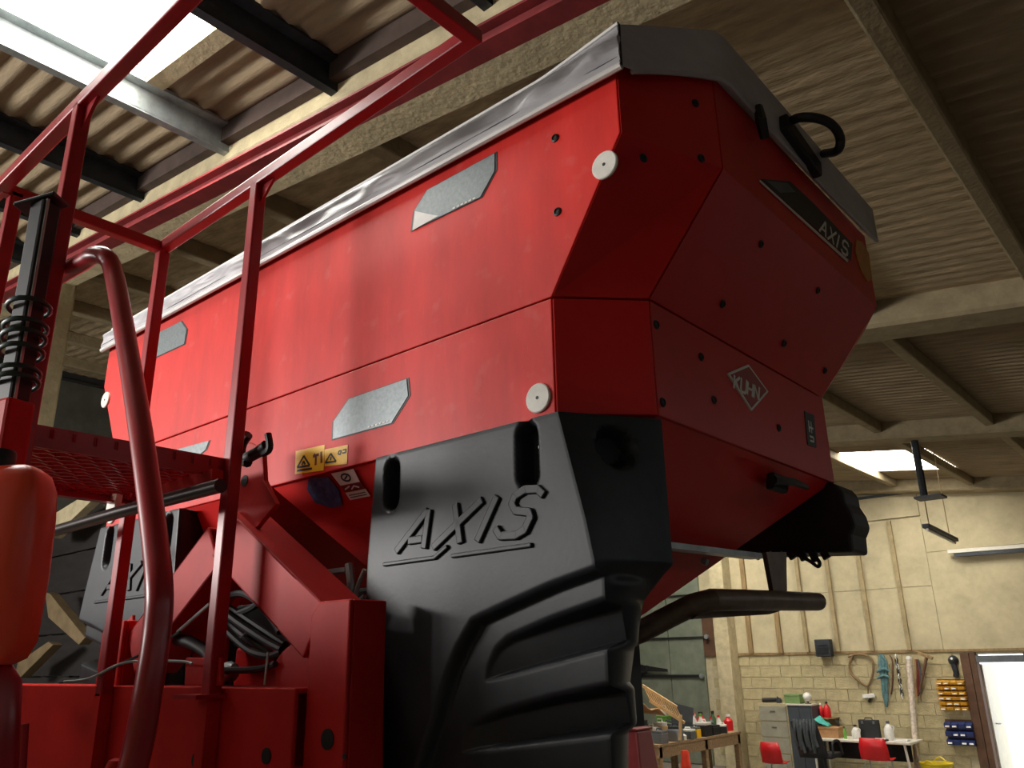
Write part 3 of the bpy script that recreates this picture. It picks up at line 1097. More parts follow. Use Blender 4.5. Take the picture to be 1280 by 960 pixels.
def depth_front(x, z):
    d = 0.0
    # lower right field set back behind a step
    best, side = 9, 0
    for a, b in zip(STEP, STEP[1:]):
        q, s_ = seg_dist((x, z), a, b)
        if q < best:
            best, side = q, s_
    if side < 0:
        d += 0.030 * sstep(best / 0.016)
    for (top, lo1, lo2) in SCO:
        x0 = lo2[0][0]
        if x < x0:
            continue
        zt_, z1, z2 = fx(top, x), fx(lo1, x), fx(lo2, x)
        if z2 < z < zt_:
            D = 0.062 * min(1.2, ((x - x0) / (lo2[1][0] - x0))) ** 0.75
            if z > z1:
                d += D * sstep((zt_ - z) / 0.014) * (0.75 + 0.25 * (zt_ - z) / (zt_ - z1))
            else:
                d += D * (z - z2) / (z1 - z2)
    for ((cx_, cz), r, hl) in SLOT:
        dz = max(0, abs(z - cz) - hl)
        q = math.hypot(x - cx_, dz)
        if q < r:
            d += 0.05 * sstep((r - q) / 0.006)
    return d


def guard_mesh():
    zs = []
    z = G_TOP
    while z > 2.0:
        zs.append(z)
        z -= 0.0026 if z < 2.5 else 0.004
    while z > G_BOT:
        zs.append(z)
        z -= 0.02
    NU, NW = 240, 26
    vs, fs = [], []
    cols = NU + NW + 3
    dep = []
    for z in zs:
        xl, xc = interp(G_XL, z), interp(G_XC, z)
        dep.append([depth_front(xl + 0.006 + (xc - xl - 0.006) * i / (NU - 1), z) for i in range(NU)])
    for it in range(3):
        nd = []
        for j in range(len(dep)):
            a, b, c = dep[max(0, j - 1)], dep[j], dep[min(len(dep) - 1, j + 1)]
            nd.append([(a[i] + c[i] + 2 * b[i] + b[max(0, i - 1)] + b[min(NU - 1, i + 1)]) / 6 for i in range(NU)])
        dep = nd
    for jz, z in enumerate(zs):
        xl, xc, xe = interp(G_XL, z), interp(G_XC, z), interp(G_XE, z)
        row = [(xl + 0.01, GY + 0.10, z), (xl, GY + 0.012, z)]
        yc = GY
        for i in range(NU):
            x = xl + 0.006 + (xc - xl - 0.006) * i / (NU - 1)
            d = dep[jz][i]
            row.append((x, GY + d, z))
        dl = dep[jz][NU - 1]
        low = 1 - sstep((z - 2.38) / 0.03)
        for i in range(1, NW + 1):
            t = i / NW
            x = xc + (xe - xc) * t
            y = GY + dl + (1.50 - GY - dl) * t
            # rounded recess in the upper corner face
            q = math.hypot((t - 0.50) * 0.235, (z - 2.668))
            rec = 0.045 * sstep((0.052 - q) / 0.02)
            bulge = 0.022 * low * math.sin(math.pi * t) * (1 - t * 0.3)
            row.append((x - rec * 0.85 + bulge, y + rec * 0.5 - bulge * 0.3, z))
        row.append((xe - 0.05, 1.52, z))
        vs += row
    n_ = len(row)
    for j in range(len(zs) - 1):
        for i in range(n_ - 1):
            a = j * n_ + i
            fs.append((a, a + 1, a + n_ + 1, a + n_))
    # top lip
    o = len(vs)
    for i in range(n_):
        x, y, z = vs[i]
        vs.append((x - 0.01, min(1.5, y + 0.03), z - 0.004))
    for i in range(n_ - 1):
        fs.append((i, o + i, o + i + 1, i + 1))
    return MB().add(vs, fs)


gm = guard_mesh().mesh('side_guard', M_BLACK, 38)
# raised lettering, read off the guard face
def c3(x, y):
    return at(470 + x / 5.333, 590 + y / 5.333, y=GY)


LET = [[c3(150, 535), c3(365, 255)], [c3(372, 250), c3(335, 515)], [c3(232, 462), c3(330, 448)],
       [c3(545, 212), c3(580, 480)], [c3(728, 185), c3(395, 508)], [c3(826, 162), c3(690, 468)],
       [c3(1128, 150), c3(1095, 118), c3(1010, 122), c3(945, 165), c3(925, 215), c3(950, 262), c3(1040, 272), c3(1050, 305), c3(1010, 390), c3(950, 425), c3(850, 430), c3(822, 385)],
       [c3(70, 618), c3(408, 572), c3(490, 500)], [c3(520, 562), c3(1055, 488)]]
lw = [0.019] * 7 + [0.010] * 2
lb = MB()
for st, w in zip(LET, lw):
    q = strokes_mesh([[p + Vector((0, 0.002, 0)) for p in st]], w, (0, -1, 0), 0.013)
    lb.add(q.v, q.f)
lm = lb.mesh('embossed_lettering', M_BLACK)
bolt_me = MB().lathe((0, 0, 0), [(0.013, 0), (0.013, 0.012), (0.009, 0.016)], (0, -1, 0), 8).mesh('bolt', M_GALV)
bolt_sm = MB().lathe((0, 0, 0), [(0.007, 0), (0.007, 0.006), (0.005, 0.009)], (0, -1, 0), 8).mesh('bolt', M_GALV)


def guard(dx, flip):
    if flip:
        me = gm.copy()
        me.transform(Matrix.Translation((2 * XC + dx, 0, 0)) @ Matrix.Scale(-1, 4, (1, 0, 0)))
        me.flip_normals()
    else:
        me = gm
    g = inst('side_guard', me, SPD, (0, 0, 0))
    g['label'] = 'black moulded side guard with raised letters'
    s_ = g.modifiers.new('thick', 'SOLIDIFY')
    s_.thickness = 0.004
    lx = 0 if not flip else 2 * XC + dx + 1.28 * 2
    t = inst('embossed_lettering', lm, g, (lx, 0, 0))
    bv = t.modifiers.new('bevel', 'BEVEL')
    bv.width = 0.0028
    bv.segments = 2
    for ((cx_, cz), r, hl) in SLOT:
        x = cx_ if not flip else 2 * XC + dx - cx_
        inst('bolt', bolt_sm, g, (x + 0.004, GY + 0.045, cz + hl * 0.55))
    xx = -0.935
    if not flip:
        inst('bolt', bolt_sm, g, (-0.955, 1.445, 2.676), (0, 0, math.radians(62)))
    return g


guard(0, False)
guard(0.10, True)

# ------------------------------------------------------------------ headstock frame in front of the hopper
YH = 1.15


def channel(m, a, b, w, dpt, th, open_dir):
    """U channel between a and b: web facing -y, flanges going to +y"""
    a, b = Vector(a), Vector(b)
    t = (b - a).normalized()
    sd = t.cross(Vector((0, 1, 0))).normalized()
    y = Vector((0, 1, 0))
    c = (a + b) / 2
    h = (b - a) / 2
    m.obox(c + y * th / 2, sd * w / 2, h, y * th / 2)
    for s_ in (-1, 1):
        m.obox(c + sd * s_ * (w / 2 - th / 2) + y * dpt / 2, sd * th / 2, h, y * dpt / 2)
    return m


pr = (-1.60, -1.462)
zpt = at(420, 750, y=YH).z


def post(mirror):
    x0, x1 = pr
    if mirror:
        x0, x1 = 2 * XC - x1 + 0.1, 2 * XC - x0 + 0.1
    xm, w = (x0 + x1) / 2, (x1 - x0)
    pts = [(x0, YH, 0.55), (x1, YH, 0.55), (x1, YH, zpt), (x0 + 0.03, YH, zpt), (x0, YH, zpt - 0.03)]
    m = MB().prism(pts, (0, 0.012, 0))
    m.box((x0, YH + 0.012, 0.55), (x0 + 0.012, YH + 0.105, zpt - 0.03))
    m.box((x1 - 0.012, YH + 0.012, 0.55), (x1, YH + 0.105, zpt))
    o = m.build('headstock_post', M_FRAME, SPD, bevel=0.004)
    b1 = at(410, 924, y=YH)
    xx = b1.x if not mirror else 2 * XC - b1.x + 0.1
    MB().lathe((xx, YH - 0.001, b1.z), [(0.021, 0), (0.021, 0.002)], (0, -1, 0), 16).build('pin_hole', M_DARK, o)
    MB().lathe((xx + 0.06, YH - 0.001, b1.z - 0.03), [(0.006, 0), (0.006, 0.002)], (0, -1, 0), 8).build('pin_hole', M_DARK, o)
    return o


post(False)
post(True)
# gusset beside the right post
gp = [at(u, v, y=YH + 0.03) for u, v in ((345, 858), (343, 828), (352, 815), (378, 792), (392, 800), (388, 958), (345, 958))]
MB().prism(gp, (0, 0.012, 0)).build('gusset', M_FRAME, SPD, bevel=0.003)
# slanting legs meeting under the platform post
def leg(pa, pb, w, name='slanting_leg', dy=0.0, dp=0.13):
    m = MB()
    a, b = Vector(pa), Vector(pb)
    channel(m, a, b, w, dp, 0.010, 1)
    return m.build(name, M_FRAME, SPD, bevel=0.004)


la = (at(287, 648, y=YH + 0.02) + at(283, 707, y=YH + 0.02)) / 2
lb_ = (at(418, 750, y=YH + 0.02) + at(355, 815, y=YH + 0.02)) / 2
leg(la + (la - lb_) * 0.12, lb_ + (lb_ - la) * 0.05, 0.135)
lc = (at(264, 655, y=YH + 0.02) + at(268, 710, y=YH + 0.02)) / 2
ld = (at(160, 775, y=YH + 0.02) + at(176, 850, y=YH + 0.02)) / 2
leg(lc, ld + (ld - lc) * 0.05, 0.135)
# top bracket plate with hook
bq = [at(u, v, y=YH + 0.05) for u, v in ((280, 660), (282, 560), (300, 548), (328, 560), (330, 600), (345, 630), (320, 660))]
br = MB().prism(bq, (0, 0.015, 0)).build('bracket_plate', M_FRAME, SPD, bevel=0.003)
bh = at(306, 601, y=YH + 0.05)
MB().lathe(bh, [(0.016, 0), (0.016, 0.002)], (0, -1, 0), 14).build('pin_hole', M_DARK, br)
hk = [at(308, 573, y=YH), at(323, 565, y=YH), at(333, 557, y=YH)]
MB().tube(hk, 0.0155, 10).build('hook_bar', M_RUB, br, 40)
MB().tube(spline([at(310, 578, y=YH), at(301, 573, y=YH), at(302, 556, y=YH), at(310, 543, y=YH)], 4), [0.014] * 13, 8).build('hook_finger', M_RUB, br, 40)
MB().tube(spline([at(329, 567, y=YH), at(337, 560, y=YH), at(335, 543, y=YH)], 4), 0.010, 8).build('hook_finger', M_RUB, br, 40)
# cross beam
zb0, zb1 = 1.83, at(200, 858, y=YH - 0.02).z
cb = MB()
cb.box((-3.6, YH - 0.03, zb0), (pr[0] - 0.0, YH - 0.018, zb1))
cb.box((-3.6, YH - 0.018, zb1 - 0.012), (pr[0], YH + 0.09, zb1))
cb.box((-3.6, YH - 0.018, zb0), (pr[0], YH + 0.09, zb0 + 0.012))
cbo = cb.build('cross_beam', M_FRAME, SPD, bevel=0.003)
for (u, v, r) in ((333, 945, 0.017), (245, 950, 0.018)):
    MB().lathe(at(u, v, y=YH - 0.031), [(r, 0), (r, 0.002)], (0, -1, 0), 14).build('pin_hole', M_DARK, cbo)
# upright plates behind the left leg
for (pix, yy) in ((((135, 855), (140, 800), (165, 768), (170, 855)), YH + 0.10), (((232, 822), (275, 822), (275, 857), (230, 857)), YH - 0.05), (((240, 800), (262, 775), (285, 778), (280, 830), (240, 835)), YH + 0.16)):
    MB().prism([at(u, v, y=yy) for u, v in pix], (0, 0.012, 0)).build('frame_plate', M_FRAME, SPD, bevel=0.003)
pin = at(135, 945, d=1.75)
MB().lathe(pin + Vector((0, 0, -0.2)), [(0.022, 0), (0.022, 0.17), (0.015, 0.19), (0.004, 0.195)], (0, 0.1, 1), 12).build('linkage_pin', M_FRAME, SPD, 40)
# inner red box and dark gearbox between the legs
MB().box((-2.35, 1.42, 1.9), (-1.55, 1.9, 2.30)).build('gearbox', M_FRAME, SPD, bevel=0.01)
MB().box((-2.3, 1.38, 2.30), (-1.9, 1.8, 2.42)).build('valve_block', M_DSTEEL, SPD, bevel=0.008)
# hydraulic hoses
rnd = random.Random(11)
YHo = 1.24
hose_px = [[(280, 765), (300, 780), (330, 800), (352, 812)], [(284, 758), (310, 775), (340, 795), (356, 806)], [(282, 775), (305, 795), (330, 812), (345, 822)],
           [(285, 745), (305, 742), (330, 760), (350, 790)], [(290, 770), (315, 760), (330, 750), (345, 765)], [(300, 800), (320, 790), (345, 800), (355, 826)],
           [(285, 790), (310, 812), (335, 820), (352, 815)]]
for k, hp_ in enumerate(hose_px):
    MB().tube(spline([at(u, v, y=YHo + 0.02 * (k % 3)) for u, v in hp_], 5), 0.0095, 8).build('hose', M_RUB, SPD, 40)
MB().tube(spline([at(u, v, y=1.22) for u, v in ((222, 800), (238, 803), (258, 815), (262, 822))], 5), 0.017, 10).build('hose', M_RUB, SPD, 40)
MB().tube(spline([at(u, v, y=1.17) for u, v in ((272, 838), (300, 838), (325, 836), (344, 830))], 5), 0.008, 8).build('hose', M_DSTEEL, SPD, 40)
MB().lathe(at(283, 842, y=1.19), [(0.02, -0.04), (0.026, -0.02), (0.026, 0.02), (0.014, 0.04)], (1, 0, 0.3), 10).build('hose_coupling', M_GALV, SPD, 40)
MB().tube([at(222, 790, y=1.10), at(262, 755, y=1.12)], 0.0045, 6).build('bowden_cable', M_GALV, SPD, 40)
MB().tube(spline([at(u, v, y=1.08) for u, v in ((75, 853), (105, 850), (140, 835), (182, 815), (225, 790))], 5), 0.004, 6).build('bowden_cable', M_RUB, SPD, 40)
MB().tube(spline([at(u, v, y=1.07) for u, v in ((80, 852), (112, 848), (150, 830), (186, 826), (230, 827), (240, 830))], 5), 0.0035, 6).build('bowden_cable', M_GALV, SPD, 40)
MB().tube([at(331, 856, y=1.16), at(335, 815, y=1.16)], 0.003, 6).build('bowden_cable', M_GALV, SPD, 40)
# pipes and linkage beside the guard
MB().tube(spline([at(u, v, y=1.36) for u, v in ((436, 705), (439, 730), (437, 755), (442, 775))], 4), 0.011, 8).build('linkage_pipe', M_GALV, SPD, 40)
MB().tube(spline([at(u, v, y=1.36) for u, v in ((456, 712), (447, 735), (446, 752), (456, 745))], 4), 0.006, 8).build('linkage_pipe', M_GALV, SPD, 40)
MB().bar(at(405, 716, y=1.45), at(437, 712, y=1.40), 0.03, 0.012).build('linkage_arm', M_GALV, SPD)
MB().tube(spline([at(u, v, y=1.34) for u, v in ((440, 760), (443, 785), (458, 800), (470, 785), (476, 770))], 4), 0.010, 8).build('hose', M_RUB, SPD, 40)
MB().obox(at(458, 770, y=1.42), (0.05, 0, 0), (0, 0.03, 0), (0, 0, 0.07)).build('motor_housing', M_RUB, SPD, bevel=0.01)
MB().tube(spline([at(u, v, y=1.33) for u, v in ((463, 788), (470, 780), (475, 772))], 3), 0.003, 6).build('bowden_cable', M_GALV, SPD, 40)

# ------------------------------------------------------------------ tube bumper and black rear deflector at the end
XP = -0.87
tp = [at(802, 789, x=-1.0), at(838, 770, x=-0.95), at(866, 756, x=-0.90), at(888, 750, x=XP), at(930, 750, x=XP), at(1022, 752, x=XP)]
tp = [tp[0] + (tp[0] - tp[1]) * 0.9 + Vector((-0.05, 0.03, 0))] + tp
MB().prism([at(u, v, x=-0.89) for u, v in ((866, 774), (888, 757), (990, 759), (962, 768))], (-0.01, 0, 0)).build('bumper_plate', M_PIPE, SPD)
MB().tube(tp, 0.024, 14).build('bumper_tube', M_PIPE, SPD, 35)
MB().prism([at(958, 690, x=XP), at(983, 690, x=XP), at(984, 745, x=XP), at(968, 745, x=XP)], (-0.012, 0, 0)).build('bumper_hanger', M_PIPE, SPD)
rd = [at(u, v, y=2.50) for u, v in ((900, 694), (1066, 690), (1064, 668), (1069, 655), (1064, 640), (1056, 628), (1054, 615), (1046, 606), (1030, 600), (960, 630))]
MB().prism(rd, (0, 0.14, 0)).build('rear_deflector', M_RUB, SPD, bevel=0.01)
MB().tube(spline([at(u, v, y=2.48) for u, v in ((990, 690), (1010, 700), (1022, 708), (1024, 702), (1012, 690))], 4), 0.006, 6).build('cable_loop', M_RUB, SPD, 40)
for k in range(7):
    u = 945 + k * 14
    MB().bar(at(u, 690, y=2.49), at(u + 5, 698 + (k % 3) * 2, y=2.49), 0.014, 0.02).build('rubber_flap', M_RUB, SPD)
pbx = at(878, 701, x=-1.02)
MB().lathe(pbx, [(0.009, 0), (0.009, 0.014)], (1, 0, -0.4), 6).build('bolt', M_GALV, SPD)

# ------------------------------------------------------------------ chassis below the picture, down to the floor
for x in (-1.46, 2 * XC + 1.46 + 0.1):
    MB().box((x - 0.08, 1.16, 0.5), (x + 0.08, 3.4, 0.72)).build('chassis_beam', M_FRAME, SPD, bevel=0.006)
    MB().box((x - 0.06, 1.36, 0.7), (x + 0.06, 1.46, 2.1)).build('chassis_upright', M_FRAME, SPD, bevel=0.006)
    MB().box((x - 0.06 - (0.45 if x > -2 else -0.3), 2.5, 0.7), (x + 0.06 - (0.45 if x > -2 else -0.3), 2.6, 2.62)).build('chassis_upright', M_FRAME, SPD, bevel=0.006)
MB().tube([(-3.2, 2.2, 0.55), (-1.02, 2.2, 0.55)], 0.06, 12).build('axle', M_FRAME, SPD, 40)
for x, sgn in ((-1.0, 1), (2 * XC + 1.0, -1)):
    ty = MB().lathe((x, 2.2, 0.55), [(0.30, -0.16), (0.50, -0.17), (0.55, -0.12), (0.55, 0.12), (0.50, 0.17), (0.30, 0.16)], (1, 0, 0), 32).build('wheel', M_RUB, SPD, 35)
    MB().lathe((x, 2.2, 0.55), [(0.30, -0.13), (0.30, 0.13), (0.22, 0.15), (0.08, 0.05)], (1, 0, 0), 24).build('wheel_rim', M_FRAME, ty, 35)

# ------------------------------------------------------------------ access platform with guard rails and boarding handrail
YP = 1.10
XN, XF, YN = -1.92, -2.48, 0.605          # near and far edge in x, near end in y
ZP, ZRL = 2.755, 3.585                    # platform and top rail
PL = thing('access_platform', 'red steel access platform with perforated tread, guard rails and boarding handrail', 'platform', (-2.2, 0.85, 0))
TW = 0.036


def sq(name, a, b, w=TW, parent=PL, m=None):
    return MB().bar(a, b, w, w).build(name, m or M_RAIL, parent, bevel=0.004)


p1b, p1t = at(264, 852, y=YP), at(324, 232, y=YP)
sq('rail_post', (XN + 0.01, YP, 2.17), (XN + 0.01, YP, ZRL))
sq('rail_post', (XF, YP, 2.17), (XF, YP, ZRL - 0.02))
sq('rail_post', (XN, YN, 2.30), (XN, YN, ZRL))
sq('rail_post', (XF, YN + 0.04, ZP - 0.06), (XF, YN + 0.04, ZRL))
sq('top_rail', (XF - 0.018, YP, ZRL), (-1.046, YP, ZRL + 0.02))
sq('top_rail', (-1.046, YP + 0.018, ZRL + 0.02), (-1.046, -0.15, ZRL + 0.02))
sq('top_rail', (XF - 0.35, YN, ZRL), (-1.046, YN, ZRL + 0.01))
sq('top_rail', (XF, YN, ZRL), (XF, YP, ZRL - 0.005))
for (x, y) in ((XN, YP), (XN, YN)):
    MB().prism([(x + 0.018, y, ZRL - 0.012), (x + 0.085, y, ZRL - 0.012), (x + 0.018, y, ZRL - 0.075)], (0, 0.008, 0)).build('rail_gusset', M_RAIL, PL)
# perforated tread in an angle frame
fr = MB()
fr.box((XN - 0.005, YN - 0.05, ZP - 0.045), (XN + 0.0, YP + 0.0, ZP + 0.005))
fr.box((XF, YN - 0.05, ZP - 0.045), (XF + 0.005, YP, ZP + 0.005))
fr.box((XF, YP - 0.005, ZP - 0.045), (XN, YP, ZP + 0.005))
fr.box((XF, YN - 0.05, ZP - 0.045), (XN, YN - 0.045, ZP + 0.005))
fr.box((XF + 0.005, YN - 0.045, ZP - 0.045), (XF + 0.035, YP - 0.005, ZP - 0.04))
fr.build('tread_frame', M_RAIL, PL)
tr = MB()
nx_, ny_ = 15, 22
dx_, dy_ = (XN - XF - 0.02) / nx_, (YP - YN + 0.03) / ny_
for i in range(nx_ + 1):
    for j in range(ny_):
        xo = XF + 0.01 + i * dx_
        yo = YN - 0.04 + j * dy_
        s_ = (1 if (i + j) % 2 else -1) * dx_ * 0.27
        a, b = Vector((xo + s_, yo, ZP - 0.012)), Vector((xo - s_, yo + dy_, ZP - 0.012))
        tr.bar(a, b, 0.007, 0.020)
to = tr.build('tread_grating', M_RAIL, PL)
to['kind'] = 'stuff'
th = MB()
for k in range(17):                                   # toothed edge nearest the hopper
    x = XF + 0.03 + k * 0.031
    th.box((x, YP - 0.03, ZP - 0.032), (x + 0.017, YP - 0.012, ZP - 0.006))
th.build('toothed_edge', M_RAIL, PL)
# red brace under the tread and the dark bar that passes below it
MB().bar(at(195, 617, y=YP - 0.06), at(272, 594, y=YP - 0.06), 0.03, 0.03).build('tread_brace', M_FRAME, PL)
MB().tube([at(40, 672, y=0.98), at(150, 640, y=0.98), at(276, 607, y=0.98)], 0.017, 10).build('support_bar', mat('dark_oiled_steel', (46, 36, 32), 0.35, 0.5), PL, 40)
sk_ = at(150, 630, y=0.99)
MB().obox(at(143, 628, y=YP - 0.05), (0.03, 0, 0), (0, 0.01, 0), (0.004, 0, 0.03)).build('clamp', M_WHITE, PL, bevel=0.004)
# foot plate of the near post
MB().box((XN - 0.06, YP - 0.06, 2.175), (XN + 0.05, YP + 0.04, 2.185)).build('foot_plate', M_RAIL, PL)
# boarding handrail: bent tube
hr = spline([(-2.0, 0.640, 3.150), (-1.86, 0.647, 3.146), at(118, 319, d=1.86), at(133, 322, d=1.83), at(143, 345, d=1.80), at(160, 440, d=1.62), at(176, 540, d=1.46), at(192, 660, d=1.32), at(199, 735, d=1.24), at(196, 790, d=1.21), at(184, 870, d=1.17), at(166, 960, d=1.14), Vector((-1.20, 0.54, 1.85)), Vector((-1.18, 0.52, 1.2)), Vector((-1.16, 0.50, 0.45))], 6)
MB().tube(hr, 0.0205, 16).build('boarding_handrail', M_RAIL, PL, 60)
hl = [at(-8, 836, d=1.12), at(6, 856, d=1.11), at(4, 960, d=1.08), Vector((-1.50, 0.20, 1.6)), Vector((-1.48, 0.18, 0.45))]
MB().tube(hl, 0.021, 14).build('boarding_handrail', M_RAIL, PL, 60)
MB().tube([at(30, 905, d=1.3), at(27, 960, d=1.28), Vector((-1.6, 0.45, 1.7))], 0.008, 8).build('rod', M_RAIL, PL, 60)
for k in range(4):
    z = 0.45 + 0.33 * k
    MB().bar((-1.17, 0.50, z), (-1.485, 0.18, z), 0.16, 0.025).build('step', M_FRAME, PL, bevel=0.004)
for (x, y) in ((-1.16, 0.50), (-1.48, 0.18)):
    MB().box((x - 0.03, y - 0.03, 0.0), (x + 0.03, y + 0.03, 0.5)).build('ladder_foot', M_FRAME, PL)
for (x, y) in ((XN + 0.01, YP), (XF, YP)):
    MB().box((x - 0.018, y - 0.018, 0.0), (x + 0.018, y + 0.018, 2.18)).build('lower_post', M_FRAME, PL)

# black square tube with a cap and coiled cable, standing by the near rail post
bt, bb = at(58, 256, d=1.86), at(16, 505, d=1.70)
BT = thing('pivot_tube', 'black square tube with flat cap and coiled cable beside the leftmost red post', 'tube', bb)
ax = (bt - bb).normalized()
MB().bar(bb, bt, 0.046, 0.046, (0.3, -1, 0)).build('tube_body', M_RUB, BT, bevel=0.006)
s1_ = ax.cross(Vector((0.3, -1, 0))).normalized()
s2_ = s1_.cross(ax).normalized()
fd = [v for v in (s1_, -s1_, s2_, -s2_)]
to_eye = (EYE - bb).normalized()
fd.sort(key=lambda v: -v.dot(to_eye))
lf_ = fd[1] if fd[1].dot(ROT @ Vector((-1, 0, 0))) > 0 else -fd[1]
so_ = fd[0] * 0.0235 + lf_ * 0.014
MB().bar(bb + so_, bt + so_, 0.006, 0.006, (0.3, -1, 0)).build('highlight_strip', M_GALV, BT)  # pale strip painted in for the highlight along the tube edge
sdv = (ROT @ Vector((1, 0.28, 0))).normalized()
MB().obox(bt + ax * 0.004 - sdv * 0.012, sdv * 0.048, ax.cross(sdv) * 0.030, ax * 0.004).build('cap_plate', M_DSTEEL, BT, bevel=0.003)
ux = ax.orthogonal().normalized()
wx = ax.cross(ux)
for f in (0.46, 0.36, 0.31, 0.24, 0.14, 0.10):
    c = bb + (bt - bb) * f
    tilt = 0.006
    ring_ = [c + (ux * math.cos(a) + wx * math.sin(a)) * 0.041 + ax * tilt * math.cos(a + 1) for a in [2 * math.pi * k / 20 for k in range(20)]]
    MB().tube(ring_, 0.0055, 6, closed=True).build('cable_coil', mat('dark_green_cable', (34, 58, 54), 0.4), BT, 60)
lw_ = bb - ax * 0.20
MB().bar(lw_, bb + ax * 0.005, 0.062, 0.062, (0.3, -1, 0)).build('red_socket', M_FRAME, BT, bevel=0.008)
MB().bar(Vector((lw_.x, lw_.y, 0.0)), lw_, 0.05, 0.05, (0.3, -1, 0)).build('socket_stem', M_FRAME, BT)

# orange canister on its red stem at the left edge
oc = at(4, 700, d=1.15)
OC = thing('plastic_canister', 'orange plastic canister with rounded corners at the left edge, below the platform', 'canister', (oc.x, oc.y, oc.z - 0.16))
upv = Vector((0, 0, 1))
sx = Vector((0.755, 0.656, 0)).normalized()
sy = upv.cross(sx)
prof = [(-0.140, 0.55), (-0.132, 0.80), (-0.11, 0.95), (-0.02, 0.98), (0.06, 0.93), (0.10, 0.86), (0.122, 0.70), (0.132, 0.45), (0.135, 0.25)]
vs, fs = [], []
SEG = 28
for (h, k) in prof:
    for i in range(SEG):
        a = 2 * math.pi * i / SEG
        ca, sa = math.cos(a), math.sin(a)
        rx = 0.056 * math.copysign(abs(ca) ** 0.45, ca) * k
        ry_ = 0.045 * math.copysign(abs(sa) ** 0.45, sa) * k
        vs.append(oc + sx * rx + sy * ry_ + upv * h)
for j in range(len(prof) - 1):
    for i in range(SEG):
        fs.append((j * SEG + i, j * SEG + (i + 1) % SEG, (j + 1) * SEG + (i + 1) % SEG, (j + 1) * SEG + i))
fs.append(tuple(range(SEG - 1, -1, -1)))
fs.append(tuple((len(prof) - 1) * SEG + i for i in range(SEG)))
MB().add(vs, fs).build('canister_body', M_ORANGE, OC, smooth=60)
MB().lathe(oc + upv * 0.133 - sx * 0.03, [(0.02, 0), (0.02, 0.022), (0.017, 0.026)], (0, 0, 1), 16).build('screw_cap', M_RUB, OC, 40)

# ------------------------------------------------------------------ workshop end: desk, chairs, cabinet
YD, ZDK = 16.4, 0.735
xd0, xd1 = at(1012, 926, y=YD).x, at(1137, 924, y=YD).x
DK = thing('desk', 'white topped desk with tube legs against the block wall', 'desk', ((xd0 + xd1) / 2, YD + 0.4, 0))
MB().box((xd0, YD, ZDK - 0.04), (xd1, YD + 0.78, ZDK)).build('desk_top', M_DESK, DK, bevel=0.008)
for x in (xd0 + 0.06, xd1 - 0.22):
    for y in (YD + 0.06, YD + 0.70):
        MB().tube([(x + (0.10 if x > -6 else 0), y, ZDK - 0.04), (x + (0.16 if x > -6 else 0), y, 0)], 0.022, 8).build('leg', M_DESK, DK, 40)
MB().box((xd0 + 0.1, YD + 0.66, 0.35), (xd1 - 0.2, YD + 0.68, ZDK - 0.04)).build('modesty_panel', M_DARK, DK)


def box_thing(name, label, cat, u0, u1, v0, v1, yy, dep, m, z0=None, group=None, bev=0.006, extra=None):
    """a small shaped box read off the picture: lid line, body and rim"""
    a, b = at(u0, v1, y=yy), at(u1, v1, y=yy)
    z0 = a.z if z0 is None else z0
    h = at((u0 + u1) / 2, v0, y=yy).z - z0
    t = thing(name, label, cat, ((a.x + b.x) / 2, yy + dep / 2, z0), group)
    MB().box((a.x, yy, z0), (b.x, yy + dep, z0 + h * 0.82)).build('body', m, t, bevel=bev)
    MB().box((a.x - 0.006, yy - 0.006, z0 + h * 0.82), (b.x + 0.006, yy + dep + 0.006, z0 + h)).build('lid', extra or m, t, bevel=bev)
    return t


def jug(name, label, cat, u, v0, v1, yy, rad, m, mcap, z0=None, group=None, handle=True):
    p = at(u, v1, y=yy)
    z0 = p.z if z0 is None else z0
    h = at(u, v0, y=yy).z - z0
    t = thing(name, label, cat, (p.x, yy, z0), group)
    c = Vector((p.x, yy, z0))
    MB().lathe(c, [(rad * 0.95, 0), (rad, h * 0.05), (rad, h * 0.55), (rad * 0.6, h * 0.75), (rad * 0.32, h * 0.82), (rad * 0.32, h * 0.9)], (0, 0, 1), 14).build('body', m, t, 40)
    MB().lathe(c + Vector((0, 0, h * 0.88)), [(rad * 0.38, 0), (rad * 0.38, h * 0.1), (rad * 0.3, h * 0.12)], (0, 0, 1), 12).build('cap', mcap, t, 40)
    if handle:
        MB().tube(spline([c + Vector((rad * 0.5, -0.01, h * 0.75)), c + Vector((rad * 1.15, -0.01, h * 0.7)), c + Vector((rad * 1.0, -0.01, h * 0.45))], 4), rad * 0.12, 6).build('handle', m, t, 40)
    return t


YI = YD + 0.22
bx_ = box_thing('cardboard_box', 'brown cardboard box on the left end of the white desk', 'box', 1017, 1049, 909, 925, YI, 0.3, M_CARD, ZDK)
cl = at(1022, 908, y=YI + 0.1)
zc = bx_.location.z + at(1030, 909, y=YI).z - ZDK + 0.003
TC = MB()
cv = []
for j in range(7):
    for i in range(9):
        f, g = i / 8, j / 6
        cv.append((cl.x - 0.18 + f * 0.42, YI - 0.01 + g * 0.22, zc + 0.02 + 0.16 * math.exp(-((f - 0.45) ** 2) * 9) * (0.5 + g * 0.5) + 0.014 * math.sin(i * 2.1 + j)))
TC.add(cv, [(j * 9 + i, j * 9 + i + 1, (j + 1) * 9 + i + 1, (j + 1) * 9 + i) for j in range(6) for i in range(8)])
tco = TC.build('cloth', M_TEAL, None, smooth=60)
tco.modifiers.new('t', 'SOLIDIFY').thickness = 0.01
tag(tco, 'crumpled teal cloth lying on the cardboard box', 'cloth')
